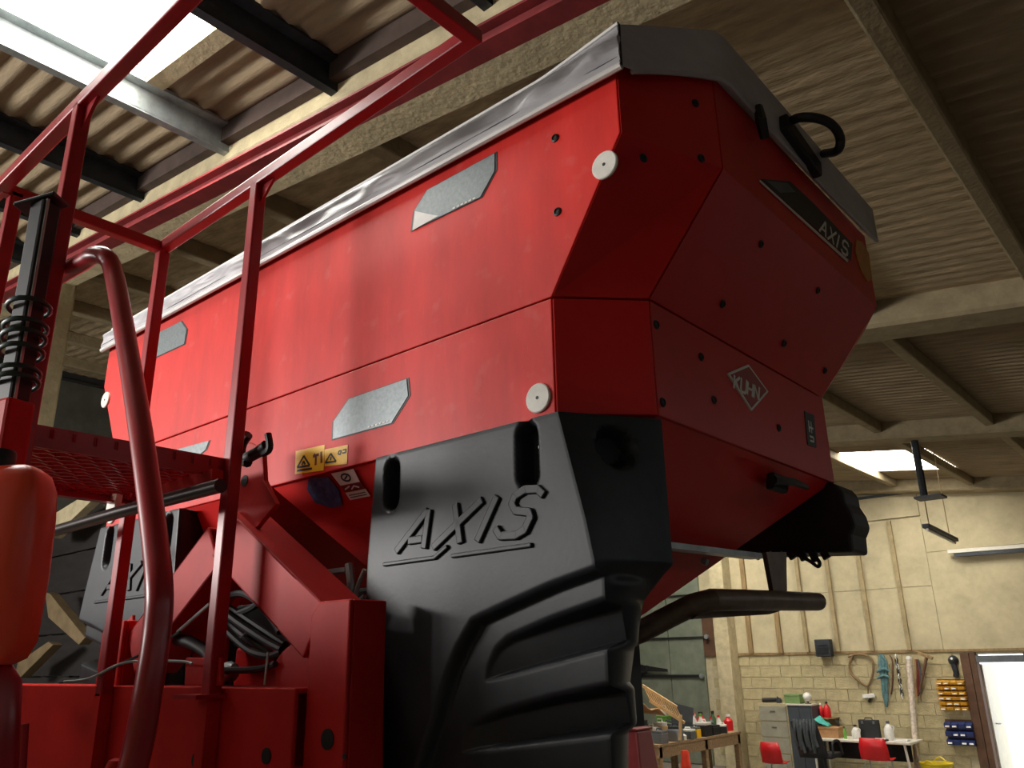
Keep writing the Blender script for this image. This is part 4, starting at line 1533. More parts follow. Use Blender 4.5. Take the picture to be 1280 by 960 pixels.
# black tool case leaning upright
ca = at(1075, 921, y=YI + 0.15)
cb_ = at(1100, 921, y=YI + 0.15)
hc = at(1088, 900, y=YI + 0.15).z - ZDK
TCs = thing('tool_case', 'black tool case standing upright on the white desk', 'case', ((ca.x + cb_.x) / 2, YI + 0.2, ZDK))
MB().box((ca.x, YI + 0.15, ZDK), (cb_.x, YI + 0.20, ZDK + hc)).build('half_shell', M_RUB, TCs, bevel=0.012)
MB().box((ca.x, YI + 0.203, ZDK), (cb_.x, YI + 0.25, ZDK + hc)).build('half_shell', M_RUB, TCs, bevel=0.012)
MB().tube([((ca.x + cb_.x) / 2 - 0.07, YI + 0.2, ZDK + hc), ((ca.x + cb_.x) / 2 - 0.06, YI + 0.2, ZDK + hc + 0.03), ((ca.x + cb_.x) / 2 + 0.06, YI + 0.2, ZDK + hc + 0.03), ((ca.x + cb_.x) / 2 + 0.07, YI + 0.2, ZDK + hc)], 0.01, 6).build('handle', M_RUB, TCs, 40)
for x in (ca.x + 0.08, cb_.x - 0.08):
    MB().box((x - 0.02, YI + 0.14, ZDK + hc - 0.07), (x + 0.02, YI + 0.152, ZDK + hc - 0.02)).build('catch', M_GREY, TCs)
jug('plastic_jug', 'white plastic jug left of the black tool case', 'jug', 1071, 906, 924, YI, 0.075, M_WHITE, M_RUB, ZDK)
jug('plastic_jug', 'white plastic bottle right of the black tool case', 'jug', 1112, 901, 920, YI + 0.1, 0.085, M_WHITE, M_GREY, ZDK)
jug('spray_can', 'small green and black can near the cardboard box', 'can', 1057, 908, 924, YI, 0.03, M_GREEN, M_RUB, ZDK, handle=False)
tr_ = at(1100, 924, y=YD + 0.1)
tt = thing('paper_tray', 'flat black tray with papers at the right end of the desk', 'tray', (tr_.x, YD + 0.2, ZDK))
MB().box((tr_.x - 0.11, YD + 0.02, ZDK), (tr_.x + 0.12, YD + 0.2, ZDK + 0.03)).build('tray', M_RUB, tt, bevel=0.004)
MB().obox((tr_.x, YD + 0.11, ZDK + 0.036), (0.09, 0.01, 0), (-0.01, 0.07, 0), (0, 0, 0.005)).build('papers', M_WPRINT, tt)
pp = at(1126, 923, y=YD + 0.2)
MB().obox((pp.x, YD + 0.25, ZDK + 0.012), (0.11, 0.01, 0), (-0.01, 0.13, 0), (0, 0, 0.011)).build('paper_stack', M_WPRINT, None)
tag(bpy.data.objects['paper_stack'], 'stack of white papers at the far right of the desk', 'papers')


def shell_chair(label, u, v_top, yy, w, rz=0.0, group='red plastic chairs'):
    p = at(u, v_top, y=yy)
    t = thing('plastic_chair', label, 'chair', (p.x, yy + 0.2, 0), group)
    x, zt_ = p.x, p.z
    m = MB()
    vs, fs = [], []
    prof_ = [(0.0, zt_), (0.02, zt_ - 0.16), (0.05, zt_ - 0.30), (0.10, zt_ - 0.37), (0.25, zt_ - 0.385), (0.42, zt_ - 0.36)]
    for (dy, z) in prof_:
        for i in range(7):
            f = i / 6 - 0.5
            ww = w * (0.86 if z > zt_ - 0.05 else 1.0)
            vs.append((x + f * ww, yy + dy + 0.05 * (2 * f) ** 2 * (-1 if dy < 0.1 else 0) * -1, z + (0.02 * (2 * f) ** 2 if dy >= 0.1 else 0)))
    for j in range(len(prof_) - 1):
        for i in range(6):
            a = j * 7 + i
            fs.append((a, a + 1, a + 8, a + 7))
    m.add(vs, fs)
    sh = m.build('seat_shell', M_CHRED, t, smooth=50)
    sh.modifiers.new('t', 'SOLIDIFY').thickness = 0.012
    for sx_ in (-1, 1):
        for (dy, ey) in ((0.12, 0.02), (0.36, 0.44)):
            MB().tube([(x + sx_ * w * 0.36, yy + dy, zt_ - 0.385), (x + sx_ * w * 0.5, yy + ey, 0.0)], 0.012, 6).build('leg', M_GALV, t, 40)
    return t


shell_chair('red plastic chair pushed up to the white desk', 1088, 923, 15.85, 0.50)
shell_chair('red plastic chair between the workbench and the black office chair', 960, 928, 15.3, 0.40)

# black office chair
oc_ = at(1006, 900, y=15.7)
OF = thing('office_chair', 'black office chair with a jacket over its back, left of the desk', 'chair', (oc_.x, 15.9, 0))
x, zt_ = oc_.x, oc_.z
m = MB()
vs, fs = [], []
for j in range(7):
    f = j / 6
    for i in range(7):
        g = i / 6 - 0.5
        vs.append((x + g * (0.42 + 0.08 * f) - 0.05 + 0.1 * f, 15.7 + 0.10 * f + 0.07 * (2 * g) ** 2, zt_ - 0.02 * (2 * g) ** 2 - f * 0.62))
for j in range(6):
    for i in range(6):
        a = j * 7 + i
        fs.append((a, a + 1, a + 8, a + 7))
bk = m.add(vs, fs).build('backrest', M_RUB, OF, smooth=60)
bk.modifiers.new('t', 'SOLIDIFY').thickness = 0.06
MB().obox((x + 0.12, 16.05, 0.50), (0.26, 0, 0), (0, 0.25, 0), (0, 0, 0.045)).build('seat', M_RUB, OF, bevel=0.03)
for sx_ in (-0.12, 0.40):
    MB().tube(spline([(x + sx_, 15.82, 0.5), (x + sx_, 15.84, 0.72), (x + sx_ + 0.02, 16.1, 0.74), (x + sx_ + 0.02, 16.2, 0.52)], 4), 0.022, 8).build('armrest', M_RUB, OF, 40)
MB().tube([(x + 0.12, 16.05, 0.46), (x + 0.12, 16.05, 0.12)], 0.03, 10).build('gas_column', M_DSTEEL, OF, 40)
for k in range(5):
    a = 2 * math.pi * k / 5
    lg = MB().bar((x + 0.12, 16.05, 0.12), (x + 0.12 + 0.3 * math.cos(a), 16.05 + 0.3 * math.sin(a), 0.08), 0.05, 0.03).build('leg', M_RUB, OF)
    MB().lathe((x + 0.12 + 0.3 * math.cos(a), 16.05 + 0.3 * math.sin(a), 0.035), [(0.034, -0.02), (0.034, 0.02)], (math.sin(a), math.cos(a), 0), 10).build('castor', M_RUB, lg)
jm = MB()
for k in range(7):
    q = x - 0.2 + k * 0.06
    jm.tube(spline([(q, 15.69, zt_ + 0.01), (q + 0.01, 15.66, zt_ - 0.12), (q - 0.015 + 0.03 * (k % 2), 15.67, zt_ - 0.30), (q + 0.02, 15.70, zt_ - 0.45 - 0.05 * (k % 3))], 4), [0.034] * 13, 7)
jk = jm.build('jacket', mat('grey_jacket_cloth', (70, 76, 78), 0.8, scale=14, amt=0.3), None, smooth=60)
tag(jk, 'dark grey jacket hanging over the back of the office chair', 'jacket')

# cabinet and shelf behind the office chair
cz = at(1000, 880, y=16.9).z
x0, x1 = at(986, 900, y=16.9).x, at(1016, 900, y=16.9).x
CBN = thing('steel_cabinet', 'slate grey steel cabinet behind the office chair', 'cabinet', ((x0 + x1) / 2, 17.1, 0))
MB().box((x0, 16.9, 0), (x1, 17.35, cz - 0.03)).build('body', M_NAVY, CBN, bevel=0.006)
MB().box((x0 - 0.02, 16.88, cz - 0.03), (x1 + 0.02, 17.15, cz)).build('top', M_DESK, CBN, bevel=0.004)
MB().box((x0 + 0.03, 16.885, 0.1), ((x0 + x1) / 2 - 0.005, 16.9, cz - 0.08)).build('cabinet_door', M_NAVY, CBN)
MB().box(((x0 + x1) / 2 + 0.005, 16.885, 0.1), (x1 - 0.03, 16.9, cz - 0.08)).build('cabinet_door', M_NAVY, CBN)
s0, s1 = at(949, 900, y=16.95).x, x0 - 0.02
CB2 = thing('drawer_unit', 'pale grey drawer unit left of the slate cabinet', 'drawers', ((s0 + s1) / 2, 17.15, 0))
zs2 = at(965, 879, y=16.95).z
MB().box((s0, 16.95, 0), (s1, 17.35, zs2)).build('body', M_BLOCK, CB2, bevel=0.006)
for k in range(4):
    dr = MB().box((s0 + 0.03, 16.935, 0.08 + k * 0.3), (s1 - 0.03, 16.95, 0.36 + k * 0.3)).build('drawer', mat('drawer_front', (150, 146, 126), 0.6), CB2, bevel=0.003)
    MB().box(((s0 + s1) / 2 - 0.05, 16.92, 0.25 + k * 0.3), ((s0 + s1) / 2 + 0.05, 16.936, 0.27 + k * 0.3)).build('handle', M_GREY, dr)
box_thing('green_crate', 'green plastic box on top of the grey units', 'box', 981, 1000, 868, 879, 16.98, 0.25, mat('dull_green_box', (112, 140, 84), 0.6), cz)
gp_ = at(1009, 870, y=17.0)
GL = thing('desk_lamp', 'small lamp with round white shade on the slate cabinet', 'lamp', (gp_.x, 17.0, cz))
MB().lathe((gp_.x, 17.0, cz), [(0.06, 0), (0.06, 0.015), (0.015, 0.02), (0.015, 0.05)], (0, 0, 1), 12).build('base', M_GREY, GL, 40)
sph = [(0.085 * math.sin(math.pi * k / 8) + 0.002, 0.13 - 0.085 * math.cos(math.pi * k / 8)) for k in range(9)]
MB().lathe((gp_.x, 17.0, cz), sph, (0, 0, 1), 14).build('lamp_shade', M_WHITE, GL, 60)
gk = thing('grinder', 'dark hand grinder lying on the pale grey drawer unit', 'tool', (at(965, 876, y=17.05).x, 17.05, zs2))
q = gk.location
MB().tube([q + Vector((-0.2, 0, 0.05)), q + Vector((0.12, 0, 0.06))], 0.045, 10).build('motor_body', M_RUB, gk, 40)
MB().lathe(q + Vector((0.15, 0, 0.06)), [(0.03, -0.06), (0.06, -0.05), (0.06, 0.0), (0.03, 0.04)], (0, 0, 1), 12).build('gear_head', M_DSTEEL, gk, 40)
MB().tube([q + Vector((0.14, 0, 0.06)), q + Vector((0.16, -0.08, 0.12))], 0.015, 8).build('side_handle', M_RUB, gk, 40)
zred = cz - 0.26
SH = thing('wall_shelf', 'small wall shelf holding red bottles beside the slate cabinet', 'shelf', (at(1028, 897, y=17.2).x, 17.3, zred))
xs0, xs1 = at(1016, 897, y=17.2).x, at(1043, 897, y=17.2).x
MB().box((xs0, 17.12, zred - 0.02), (xs1, YW - 0.002, zred)).build('shelf_board', M_BATT, SH)
for x in (xs0 + 0.04, xs1 - 0.04):
    MB().prism([(x, YW - 0.002, zred - 0.02), (x, 17.2, zred - 0.02), (x, YW - 0.002, zred - 0.18)], (0.012, 0, 0)).build('shelf_bracket', M_GREY, SH)
jug('red_bottle', 'red bottle with white label nearest the slate cabinet', 'bottle', 1027.5, 879, 897, 17.26, 0.045, M_CHRED, M_WHITE, zred, 'red bottles on the wall shelf', False)
jug('red_bottle', 'red bottle with black cap at the right end of the wall shelf', 'bottle', 1035, 877, 897, 17.22, 0.07, M_CHRED, M_RUB, zred, 'red bottles on the wall shelf', False)

# ------------------------------------------------------------------ things on the block wall
YV = YW - 0.005
a, b = at(1020, 821, y=YV - 0.2), at(1039, 821, y=YV - 0.2)
zt_ = at(1030, 799, y=YV - 0.2).z
SP = thing('wall_heater', 'dark box heater fixed above the blocks', 'heater', ((a.x + b.x) / 2, YV - 0.1, a.z))
MB().box((a.x, YV - 0.2, a.z), (b.x, YV - 0.02, zt_)).build('body', M_DSTEEL, SP, bevel=0.015)
for k in range(4):
    z = a.z + 0.06 + k * 0.05
    MB().box((a.x + 0.04, YV - 0.215, z), (b.x - 0.04, YV - 0.2, z + 0.02)).build('grille_slat', M_RUB, SP)
MB().box((a.x + 0.08, YV - 0.02, a.z + 0.05), (b.x - 0.08, YV + 0.004, zt_ - 0.05)).build('wall_bracket', M_GREY, SP)


def wall_tube(name, label, cat, pix, r, m, yy=None, n=5, closed=False):
    yy = yy or YV - 0.04
    pts = spline([at(u, v, y=yy) for u, v in pix], n)
    o = MB().tube(pts, r, 7, closed=closed).build(name, m, None, smooth=60)
    return tag(o, label, cat)


HO = thing('hose_loop', 'brown hose hanging in a loop on the block wall', 'hose', at(1080, 858, y=YV))
lp = spline([at(u, v, y=YV - 0.04) for u, v in ((1066, 820), (1062, 830), (1064, 842), (1075, 852), (1085, 857), (1091, 842), (1091, 828), (1084, 820), (1072, 818), (1060, 821))], 5)
MB().tube(lp, 0.022, 8).build('hose', mat('brown_hose', (122, 96, 62), 0.6), HO, 60)
MB().tube([at(1085, 857, y=YV - 0.04), at(1085, 868, y=YV - 0.04)], 0.014, 8).build('hose_tail', mat('brown_hose', (122, 96, 62), 0.6), HO, 60)
g = at(1086, 870, y=YV - 0.05)
MB().obox(g, (0.12, 0, 0.01), (0, 0.03, 0), (0, 0, 0.04)).build('spray_head', M_WHITE, HO, bevel=0.015)
MB().tube([g + Vector((0.03, 0, -0.03)), g + Vector((-0.02, 0, -0.11))], 0.022, 8).build('trigger_grip', M_RUB, HO, 40)
RO = thing('rope_hank', 'blue green rope hank hanging on the block wall', 'rope', at(1105, 880, y=YV))
rr = random.Random(5)
for k in range(9):
    du = -7 + k * 1.7
    pts = [at(1101 + du * 0.2, 818, y=YV - 0.03), at(1104 + du * 0.7 + rr.uniform(-1, 1), 832, y=YV - 0.05 - 0.01 * (k % 3)), at(1105 + du * 0.55 + rr.uniform(-2, 2), 850, y=YV - 0.06), at(1107 + du * 0.5 + rr.uniform(-1, 1), 868, y=YV - 0.05), at(1108 + du * 0.2, 884 - abs(du), y=YV - 0.04)]
    MB().tube(spline(pts, 4), 0.022, 6).build('strand', M_ROPE, RO, 60)
for v in (838, 846):
    MB().tube(spline([at(1096, v + 2, y=YV - 0.08), at(1105, v - 2, y=YV - 0.11), at(1112, v + 1, y=YV - 0.08)], 4), 0.022, 6).build('binding', M_ROPE, RO, 60)
wall_tube('drooping_cable', 'dark cable drooping beside the rope hank', 'cable', [(1112, 819), (1115, 824), (1116, 834), (1115.5, 855), (1113.5, 868)], 0.016, M_BROWN)
CH = thing('chain', 'short black and white chain on the wall between rope and pole', 'chain', at(1126, 872, y=YV))
for k in range(13):
    f = k / 12
    p = at(1120 + 8 * f, 821 + 50 * f, y=YV - 0.03)
    pts = [p + Vector((0.020 * math.cos(t) * (1 if k % 2 else 0.3), 0.02 * math.cos(t) * (0.3 if k % 2 else 1), 0.045 * math.sin(t))) for t in [2 * math.pi * i / 8 for i in range(8)]]
    MB().tube(pts, 0.011, 5, closed=True).build('link', M_WHITE if k % 3 == 0 else (M_INK if k % 3 == 1 else M_GREY), CH, 60)
pb, pt_ = at(1147, 958, y=YV - 0.30), at(1136, 823, y=YV - 0.12)
PO = thing('leaning_pole', 'scuffed white pole leaning against the block wall', 'pole', (pb.x, pb.y, 0))
dirp = (pb - pt_)
foot = pt_ + dirp * ((pt_.z) / (pt_.z - pb.z))
MB().tube([foot, pt_], 0.055, 10).build('pole', mat('scuffed_white_paint', (206, 190, 172), 0.6, scale=22, amt=0.4), PO, 40)
MB().lathe(pt_, [(0.058, -0.02), (0.058, 0.02), (0.03, 0.04)], -dirp, 10).build('end_cap', M_WHITE, PO, 40)
AX = thing('mallet', 'wooden mallet hanging head up beside the white pole', 'tool', at(1149, 868, y=YV))
MB().tube([at(1158, 822, y=YV - 0.14), at(1150, 862, y=YV - 0.14)], [0.03, 0.024], 8).build('handle', M_BROWN, AX, 40)
MB().bar(at(1148, 816, y=YV - 0.14), at(1166, 823, y=YV - 0.14), 0.07, 0.06).build('head', M_BATT, AX, bevel=0.01)
ST = thing('tool_belt', 'worn orange and brown strap bundle hanging behind the white pole', 'strap', at(1142, 872, y=YV))
for k, c in enumerate((M_CARD, M_BROWN, M_MAROON, M_GREY)):
    MB().tube(spline([at(1144 + k * 1.0, 824, y=YV - 0.05), at(1145 + k * 1.8, 840, y=YV - 0.06), at(1145 + k * 1.8, 856, y=YV - 0.06), at(1146.5 + k * 1.2, 872 - k * 2, y=YV - 0.06)], 4), 0.022, 6).build('strap', c, ST, 60)
LA = thing('bulkhead_lamp', 'dark unlit bulkhead lamp on the block wall left of the doorway', 'lamp', at(1194, 846, y=YV))
lp_ = at(1192, 826, y=YV)
MB().lathe(lp_, [(0.09, 0), (0.09, 0.04), (0.06, 0.10), (0.03, 0.12)], (0, -1, 0.3), 14).build('lamp_housing', M_DSTEEL, LA, 40)
MB().tube(spline([lp_ + Vector((0, -0.05, -0.05)), lp_ + Vector((0.02, -0.06, -0.2)), at(1195, 846, y=YV - 0.04)], 4), 0.05, 8).build('cage', M_DSTEEL, LA, 40)
MB().lathe(lp_ + Vector((0, -0.10, 0.04)), [(0.025, 0), (0.02, 0.02)], (0, -1, 0), 8).build('bulb', M_WHITE, LA, 40)


def bins(name, label, u0, u1, v0, v1, rows, cols, m, skew):
    yy = YV - 0.02
    a, b = at(u0, v0, y=yy), at(u1, v0, y=yy)
    z1, z0 = at(u0, v0, y=yy).z, at(u0 + skew, v1, y=yy).z
    t = thing(name, label, 'bin rack', ((a.x + b.x) / 2, yy, z0))
    MB().box((a.x, yy - 0.004, z0), (b.x, yy + 0.015, z1)).build('back_panel', M_BROWN, t)
    w, h = (b.x - a.x) / cols, (z1 - z0) / rows
    me = MB()
    me.prism([(0.004, 0, 0), (0.004, -0.13, 0), (0.004, -0.15, h * 0.5), (0.004, -0.02, h * 0.78), (0.004, 0, h * 0.78)], (w - 0.008, 0, 0))
    bm_ = me.mesh('bin', m)
    fm = MB().obox((w / 2, -0.145, h * 0.26), (w * 0.3, 0, 0), (0, 0.006, h * 0.08), (0, 0.003, h * 0.06)).mesh('bin_label', M_WPRINT)
    for j in range(rows):
        for i in range(cols):
            o = inst('bin', bm_, t, (a.x + i * w, yy - 0.004, z0 + j * h))
            if (i + j) % 3 != 1:
                f = inst('bin_label', fm, o, (0, 0, 0))
                f.matrix_parent_inverse = Matrix.Identity(4)
    return t


bins('yellow_bin_rack', 'rack of yellow and orange parts bins on the wall', 1171, 1206, 849, 887, 6, 4, M_BIN_Y, 5)
bins('blue_bin_rack', 'rack of dark blue parts bins below the yellow bins', 1181, 1216, 899, 930, 3, 4, M_BIN_B, 6)
tu = at(1170, 953, y=17.0)
TU = thing('yellow_tub', 'yellow flexible tub on the floor below the bins', 'tub', (tu.x, 17.0, 0))
MB().lathe((tu.x, 17.0, 0), [(0.19, 0), (0.27, tu.z - 0.03), (0.285, tu.z - 0.02), (0.285, tu.z), (0.255, tu.z), (0.18, 0.03)], (0, 0, 1), 20).build('tub_body', mat('yellow_tub_plastic', (226, 200, 40), 0.45), TU, 40)
for s_ in (-1, 1):
    MB().tube(spline([(tu.x + s_ * 0.06 - 0.06, 16.74, tu.z), (tu.x + s_ * 0.06, 16.71, tu.z + 0.05), (tu.x + s_ * 0.06 + 0.06, 16.74, tu.z)] if s_ < 0 else [(tu.x - 0.1, 17.26, tu.z), (tu.x, 17.28, tu.z + 0.06), (tu.x + 0.1, 17.26, tu.z)], 4), 0.015, 6).build('tub_handle', mat('yellow_tub_plastic', (226, 200, 40), 0.45), TU, 40)

# ------------------------------------------------------------------ lights, rods under the roof
fa, fb = at(1157, 657, z=3.95), at(1194, 675, z=3.95)
FL = thing('hanging_lamp', 'unlit tube lamp hanging on two cords near the back wall', 'lamp', (fa + fb) / 2)
MB().bar(fa, fb, 0.10, 0.06).build('lamp_housing', M_DSTEEL, FL, bevel=0.01)
MB().tube([fa + Vector((0.0, 0.05, -0.05)), fb + Vector((0.0, -0.05, -0.05))], 0.02, 8).build('tube', M_WHITE, FL, 40)
for p, u in ((fa + (fb - fa) * 0.12, 1150), (fa + (fb - fa) * 0.8, 1163)):
    tp_ = Vector((p.x, p.y, zr(p.x) - 0.02))
    MB().tube([p + Vector((0, 0, 0.03)), tp_], 0.008, 5).build('cord', M_BATT, FL, 60)
sa, sb = at(1185, 690, y=YV - 0.16), at(1290, 682, y=YV - 0.16)
SL_ = thing('strip_lamp', 'long unlit strip lamp on the boards above the doorway', 'lamp', (sa + sb) / 2)
MB().bar(sa, sb, 0.09, 0.07).build('lamp_housing', M_DESK, SL_, bevel=0.008)
MB().bar(sa + Vector((0.1, 0, -0.07)), sb + Vector((-0.1, 0, -0.07)), 0.06, 0.06).build('lamp_tray', M_DSTEEL, SL_)
for f in (0.2, 0.5, 0.8):
    p = sa + (sb - sa) * f
    MB().box((p.x - 0.03, p.y, p.z), (p.x + 0.03, YV - 0.075, p.z + 0.03)).build('bracket', M_GREY, SL_)
ra, rb_ = at(1140, 536, y=12.1), at(1151, 622, y=12.1)
RD = thing('hanger_post', 'dark steel drop post hanging under the second roof frame', 'post', rb_)
MB().tube([Vector((ra.x, 12.1, zr(ra.x) - 0.255)), Vector((ra.x, 12.1, rb_.z))], 0.05, 8).build('post', M_DSTEEL, RD, 40)
MB().box((ra.x - 0.1, 11.95, rb_.z - 0.03), (ra.x + 0.25, 12.25, rb_.z)).build('foot_plate', M_DSTEEL, RD)

# ------------------------------------------------------------------ workbench along the left, crowded
ZB = 0.84
A, B_ = at(832, 929, z=ZB), at(929, 914, z=ZB)
xw = (A.x + B_.x) / 2
yw0, yw1 = min(A.y, B_.y), max(A.y, B_.y)
WBN = thing('workbench', 'worn wooden workbench crowded with tools', 'bench', (xw - 0.4, (yw0 + yw1) / 2, 0))
for k in range(4):
    MB().box((xw - 0.8 + k * 0.2, yw0 - 0.3, ZB - 0.05), (xw - 0.605 + k * 0.2, yw1, ZB)).build('plank', M_WOOD, WBN, bevel=0.006)
MB().box((xw - 0.06, yw0 - 0.3, ZB - 0.22), (xw - 0.02, yw1 - 0.02, ZB - 0.05)).build('apron', M_WOOD, WBN, bevel=0.004)
for y in (yw0 - 0.2, (yw0 + yw1) / 2, yw1 - 0.08):
    for x in (xw - 0.72, xw - 0.07):
        MB().box((x - 0.05, y - 0.05, 0), (x + 0.05, y + 0.05, ZB - 0.05)).build('leg', M_WOOD, WBN, bevel=0.004)
def onb(f, g):
    return Vector((xw - 0.08 - g * 0.6, yw0 + (yw1 - yw0) * f, ZB))


def toolbox(label, name, cat, f, g, w, d_, h, m, m2, ang_=0.0):
    c = onb(f, g)
    t = thing(name, label, cat, c)
    ex, ey = Vector((math.cos(ang_), math.sin(ang_), 0)), Vector((-math.sin(ang_), math.cos(ang_), 0))
    MB().obox(c + Vector((0, 0, h * 0.4)), ex * w / 2, ey * d_ / 2, Vector((0, 0, h * 0.4))).build('body', m, t, bevel=0.008)
    MB().obox(c + Vector((0, 0, h * 0.9)), ex * w * 0.46, ey * d_ * 0.46, Vector((0, 0, h * 0.1))).build('top', m2, t, bevel=0.006)
    MB().tube([c + ex * w * 0.25 + Vector((0, 0, h)), c + ex * w * 0.2 + Vector((0, 0, h * 1.18)), c - ex * w * 0.2 + Vector((0, 0, h * 1.18)), c - ex * w * 0.25 + Vector((0, 0, h))], 0.012, 6).build('handle', m2, t, 40)
    return t


toolbox('small yellow tin near the front edge of the workbench', 'paint_tin', 'tin', 0.420, 0.05, 0.16, 0.16, 0.18, M_YEL, M_GREY)
toolbox('silver machine head on the near end of the workbench', 'bench_machine', 'machine', 0.170, 0.05, 0.22, 0.22, 0.24, M_ALU, M_DSTEEL, 0.2)
toolbox('black tool box at the far end of the workbench', 'tool_box', 'box', 0.660, 0.06, 0.2, 0.3, 0.17, M_RUB, M_RUB)
toolbox('black case with white cap beside the far tool box', 'charger', 'charger', 0.800, 0.06, 0.18, 0.2, 0.15, M_RUB, M_WHITE, 0.4)
toolbox('white box at the very near end of the workbench', 'white_box', 'box', -0.070, 0.50, 0.22, 0.22, 0.28, M_WHITE, M_GREY, 0.2)
toolbox('grey drill case at the back of the workbench', 'drill_case', 'case', 0.250, 0.50, 0.22, 0.24, 0.26, M_GREY, M_NAVY, 0.1)
toolbox('cream battery pack behind the silver machine head', 'battery_pack', 'battery', 0.040, 0.50, 0.20, 0.18, 0.24, M_TAN, M_WHITE, -0.1)


def jar(label, name, cat, f, g, rad, h, m, mc):
    c = onb(f, g)
    t = thing(name, label, cat, c)
    MB().lathe(c, [(rad, 0), (rad, h * 0.6), (rad * 0.45, h * 0.78), (rad * 0.4, h * 0.9)], (0, 0, 1), 12).build('body', m, t, 40)
    MB().lathe(c + Vector((0, 0, h * 0.86)), [(rad * 0.5, 0), (rad * 0.5, h * 0.14)], (0, 0, 1), 10).build('cap', mc, t, 40)
    return t


jar('bright green bottle at the back of the workbench', 'green_bottle', 'bottle', 0.480, 0.95, 0.09, 0.42, M_GREEN, M_WHITE)
jar('red oil bottle at the far back of the workbench', 'oil_bottle', 'bottle', 0.760, 0.95, 0.08, 0.34, M_CHRED, M_WHITE)
jar('short red can at the far front of the workbench', 'red_can', 'can', 1.000, 0.30, 0.09, 0.30, M_CHRED, M_WHITE)
jar('white spray bottle in the middle of the workbench', 'spray_bottle', 'bottle', 0.680, 0.50, 0.06, 0.36, M_WHITE, M_GREEN)
jar('slim white bottle near the far tool box', 'white_bottle', 'bottle', 0.900, 0.40, 0.05, 0.30, M_WHITE, M_CHRED)
jar('small white pot on the front of the workbench', 'white_pot', 'pot', 0.245, 0.02, 0.07, 0.12, M_WHITE, M_GREY)
jar('tall dark green bottle at the end of the workbench', 'dark_bottle', 'bottle', 0.980, 0.80, 0.06, 0.36, mat('dark_green_bottle', (52, 92, 54), 0.4), M_RUB)
box_specs = [('open parts tray with white jars near the middle of the workbench', 'parts_tray', 'tray', 0.325, 0.05, 0.22, 0.24, 0.16, M_GREY, M_WHITE),
             ('cream plastic tub behind the parts tray', 'cream_tub', 'tub', 0.145, 0.50, 0.22, 0.20, 0.30, M_TAN, M_WHITE),
             ('black crate with a white disc toward the far end of the workbench', 'black_crate', 'crate', 0.540, 0.06, 0.22, 0.26, 0.24, M_RUB, M_WHITE),
             ('grey gearbox casting at the near front of the workbench', 'gearbox_casting', 'casting', -0.020, 0.06, 0.22, 0.22, 0.20, M_ALU, M_GREY),
             ('pale green case toward the back of the workbench', 'green_case', 'case', 0.360, 0.95, 0.22, 0.24, 0.46, M_GREEN, M_WHITE),
             ('brown carton at the back far end of the workbench', 'brown_carton', 'carton', 0.620, 0.95, 0.22, 0.24, 0.38, M_CARD, M_CARD),
             ('dark grey motor at the near back of the workbench', 'electric_motor', 'motor', 0.060, 0.95, 0.22, 0.26, 0.34, M_DSTEEL, M_GREY)]
for (lab, nm, ct, f, g, w_, d__, h_, ma, mb_) in box_specs:
    toolbox(lab, nm, ct, f, g, w_, d__, h_, ma, mb_, random.uniform(-0.12, 0.12))
jar('tall white canister with red cap behind the yellow tin', 'white_canister', 'canister', 0.580, 0.50, 0.07, 0.40, M_WHITE, M_CHRED)
jar('silver aerosol can near the far tool box', 'aerosol_can', 'can', 0.830, 0.50, 0.05, 0.28, M_ALU, M_CHRED)
jar('red squat bottle in the middle of the workbench back row', 'squat_bottle', 'bottle', 0.860, 0.95, 0.09, 0.36, M_CHRED, M_RUB)
# slate board leaning on the bench
c = onb(0.42, 0.46)
LB = MB().obox(c + Vector((0, 0, 0.305)), (0.06, 0.26, -0.06), (0.02, 0.03, 0.24), (0.012, 0, 0)).build('slate_board', M_NAVY, None, bevel=0.004)
tag(LB, 'dark slate board leaning across the middle of the workbench', 'board')
# tan slatted panel propped up on the bench
c0, c1 = at(803, 857, y=yw0 + 0.3), at(846, 884, y=yw0 + 0.30)
TP = thing('slatted_panel', 'tan slatted plastic panel propped on the near end of the workbench', 'panel', ((c0.x + c1.x) / 2, yw0 + 0.4, ZB))
dv = (c1 - c0)
pv = Vector((0.06, 0.12, -0.26))
for s_ in (0, 1):
    MB().bar(c0 + pv * s_, c1 + pv * s_, 0.03, 0.05).build('side_rail', M_TAN, TP)
for k in range(13):
    p = c0 + dv * (k + 0.5) / 13
    MB().bar(p, p + pv, 0.018, 0.014, dv).build('slat', M_TAN, TP)
pz = c1 + pv * 0.5
MB().bar(pz, Vector((pz.x - 0.05, pz.y, ZB + 0.022)), 0.04, 0.04).build('prop', M_TAN, TP)
wv = []
cm = onb(-0.05, 0.62) + Vector((0, 0, 0.54))
m = MB()
for j in range(5):
    for i in range(9):
        f, g_ = i / 8, j / 4
        wv.append(cm + Vector((-0.3 + g_ * 0.5, -0.35 + f * 0.9, 0.10 * math.exp(-((f - 0.3) ** 2) * 8) + 0.05 * math.sin(i * 1.3) * g_ - 0.08 * f)))
m.add(wv, [(j * 9 + i, j * 9 + i + 1, (j + 1) * 9 + i + 1, (j + 1) * 9 + i) for j in range(4) for i in range(8)])
cs = m.build('cardboard_sheet', M_CARD, None, smooth=60)
cs.modifiers.new('t', 'SOLIDIFY').thickness = 0.015
tag(cs, 'bent brown cardboard sheet lying over the boxes on the workbench', 'cardboard')
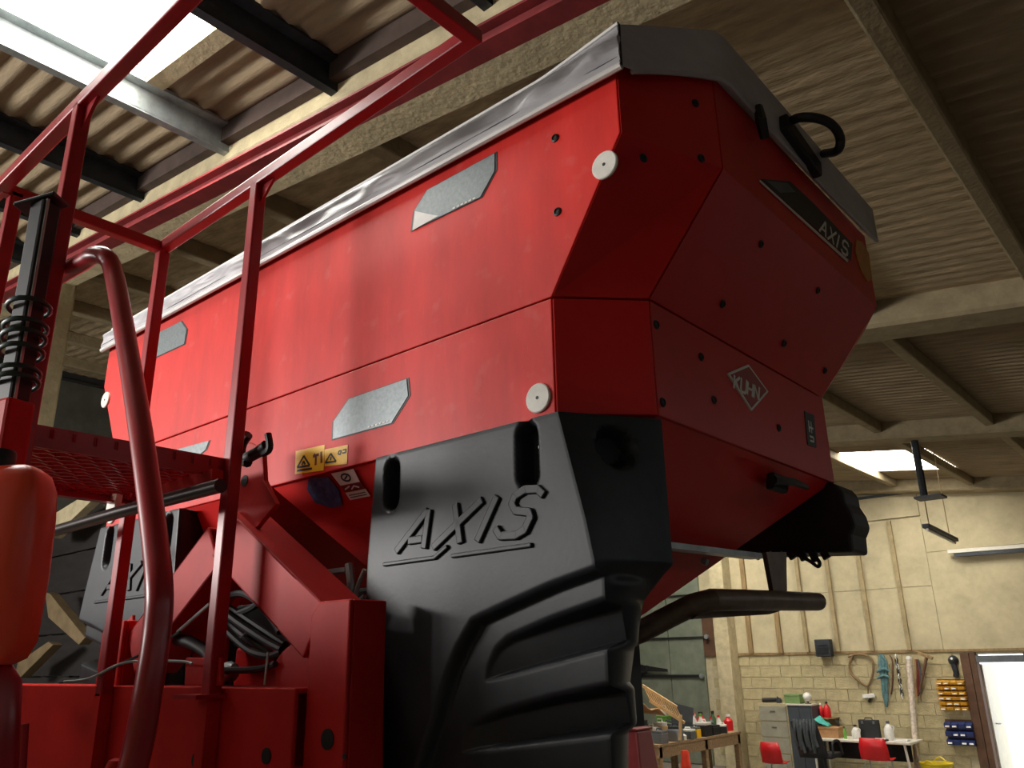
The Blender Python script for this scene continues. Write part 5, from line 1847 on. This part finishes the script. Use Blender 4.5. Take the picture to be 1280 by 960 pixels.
# saw hanging on the sliding door
s0, s1 = at(786, 832, y=17.36), at(834, 838, y=17.36)
SW = thing('hand_saw', 'dark oily saw hanging on the grey sliding door', 'saw', s0)
MB().prism([s0 + Vector((0, 0, 0.06)), s1 + Vector((0, 0, 0.03)), s1 + Vector((0, 0, -0.03)), s0 + Vector((0, 0, -0.12))], (0, 0.02, 0)).build('blade', M_DARK, SW)
MB().tube(spline([s0 + Vector((0.0, 0.01, 0.02)), s0 + Vector((0.2, 0.01, -0.16)), s0 + Vector((0.45, 0.01, -0.14)), s0 + Vector((0.5, 0.01, 0.0))], 4), 0.035, 8).build('handle', M_RUB, SW, 40)
MB().box((s0.x + 0.3, 17.36, s0.z - 0.02), (s0.x + 0.34, 17.45, s0.z + 0.02)).build('peg', M_DARK, SW)
# maroon bin and orange cone in front of the bench
mp_ = at(796, 912, d=12.0)
MBN = thing('maroon_bin', 'dark maroon plastic bin in front of the workbench', 'bin', (mp_.x - 0.2, mp_.y, 0))
cx_, cy_, zt_ = mp_.x - 0.15, mp_.y, mp_.z
vs = []
for (h, k) in ((0, 1.35), (zt_, 0.92)):
    vs += [(cx_ - 0.3 * k, cy_ - 0.22 * k, h), (cx_ + 0.3 * k, cy_ - 0.22 * k, h), (cx_ + 0.3 * k, cy_ + 0.22 * k, h), (cx_ - 0.3 * k, cy_ + 0.22 * k, h)]
MB().add(vs, [(0, 3, 2, 1), (4, 5, 6, 7), (0, 1, 5, 4), (1, 2, 6, 5), (2, 3, 7, 6), (3, 0, 4, 7)]).build('body', M_MAROON, MBN, bevel=0.03)
MB().box((cx_ - 0.29, cy_ - 0.22, zt_), (cx_ + 0.29, cy_ + 0.22, zt_ + 0.03)).build('rim', M_MAROON, MBN, bevel=0.012)
oc2 = at(856, 938, y=yw0 - 0.9)
CN = thing('traffic_cone', 'orange cone standing in front of the workbench', 'cone', (oc2.x, oc2.y, 0))
MB().box((oc2.x - 0.17, oc2.y - 0.17, 0), (oc2.x + 0.17, oc2.y + 0.17, 0.03)).build('base', M_RUB, CN, bevel=0.01)
MB().lathe((oc2.x, oc2.y, 0.03), [(0.14, 0), (0.06, oc2.z - 0.05), (0.05, oc2.z - 0.03)], (0, 0, 1), 16).build('cone_body', mat('orange_cone', (235, 62, 30), 0.5), CN, 40)

# ------------------------------------------------------------------ timber pieces leaning behind the platform, dark bales
YT = 3.4
TB = []
for (pix, lab, nm) in ((((50, 658), (58, 648), (100, 622), (118, 622), (66, 672), (50, 672)), 'pale timber beam end leaning behind the access platform', 'timber_beam'),
                       (((56, 740), (62, 742), (106, 797), (98, 806), (60, 772)), 'brown plank slanting down beside the orange canister', 'plank'),
                       (((18, 846), (22, 828), (60, 802), (66, 806), (26, 846)), 'short grey plank above the red cross beam at the left', 'plank')):
    o = MB().prism([at(u, v, y=YT) for u, v in pix], (0, 0.10, 0)).build(nm, M_CONC if 'pale' in lab else mat('grey_brown_timber', (112, 94, 64), 0.8, scale=5, amt=0.3), None, bevel=0.006)
    tag(o, lab, 'timber')
    TB.append(o)
x0, x1 = max(-12.2, at(-30, 720, y=YT + 0.35).x), at(175, 720, y=YT + 0.35).x
z1 = at(90, 645, y=YT + 0.35).z
HB = thing('stillage', 'dark brown timber stillage standing behind the left side guard', 'stillage', ((x0 + x1) / 2, YT + 1.0, 0))
nb = 9
for k in range(nb):
    MB().box((x0, YT + 0.355, z1 * k / nb + 0.01), (x1, YT + 0.40, z1 * (k + 1) / nb - 0.01)).build('plank', mat('dark_stained_board', (28, 21, 18), 0.85, scale=5, amt=0.3, stretch=(0.6, 3, 3)), HB)
for f in (0.02, 0.5, 0.98):
    x = x0 + (x1 - x0) * f
    MB().box((x - 0.06, YT + 0.40, 0), (x + 0.06, YT + 0.52, z1)).build('post', mat('dark_stained_board', (28, 21, 18), 0.85), HB)
    MB().box((x - 0.06, YT + 1.5, 0), (x + 0.06, YT + 1.62, z1)).build('post', mat('dark_stained_board', (28, 21, 18), 0.85), HB)
MB().box((x0, YT + 0.40, z1 - 0.06), (x1, YT + 1.62, z1 - 0.02)).build('deck', mat('dark_stained_board', (28, 21, 18), 0.85), HB)

# ------------------------------------------------------------------ trailer shape added out of view to shade the lower frame
TRL = thing('shade_blocker', 'added unseen trailer body that shades the lower frame of the spreader', 'trailer', (-4.2, -1.0, 0))
TX0, TX1, TY0, TY1, TZ = -6.4, -2.68, -1.95, 0.0, 2.66
for k in range(6):
    h = (TZ - 0.95) / 6
    z0 = 0.95 + k * h
    MB().box((TX0, TY1 - 0.05, z0), (TX1, TY1, z0 + h - 0.01)).build('side_board', M_DSTEEL, TRL)
    MB().box((TX0, TY0, z0), (TX1, TY0 + 0.05, z0 + h - 0.01)).build('side_board', M_DSTEEL, TRL)
for x in (TX0, TX1 - 0.05):
    MB().box((x, TY0 + 0.05, 0.95), (x + 0.05, TY1 - 0.05, TZ - 0.01)).build('end_board', M_DSTEEL, TRL)
MB().box((TX0, TY0, 0.85), (TX1, TY1, 0.95)).build('bed', M_DSTEEL, TRL)
for y in (TY0 + 0.22, TY1 - 0.22):
    w_ = MB().lathe((-4.4, y, 0.45), [(0.25, -0.14), (0.42, -0.15), (0.45, -0.1), (0.45, 0.1), (0.42, 0.15), (0.25, 0.14)], (0, 1, 0), 24).build('wheel', M_RUB, TRL, 35)
    MB().lathe((-4.4, y, 0.45), [(0.25, -0.1), (0.25, 0.1), (0.1, 0.06)], (0, 1, 0), 16).build('wheel_rim', M_GREY, w_, 35)
MB().box((-4.5, TY0 + 0.3, 0.4), (-4.3, TY1 - 0.3, 0.88)).build('axle_beam', M_DSTEEL, TRL)
MB().tube([(TX1 - 0.05, -1.0, 0.85), (-1.7, -1.0, 0.5), (-1.7, -1.0, 0.0)], 0.05, 8).build('drawbar', M_DSTEEL, TRL, 40)
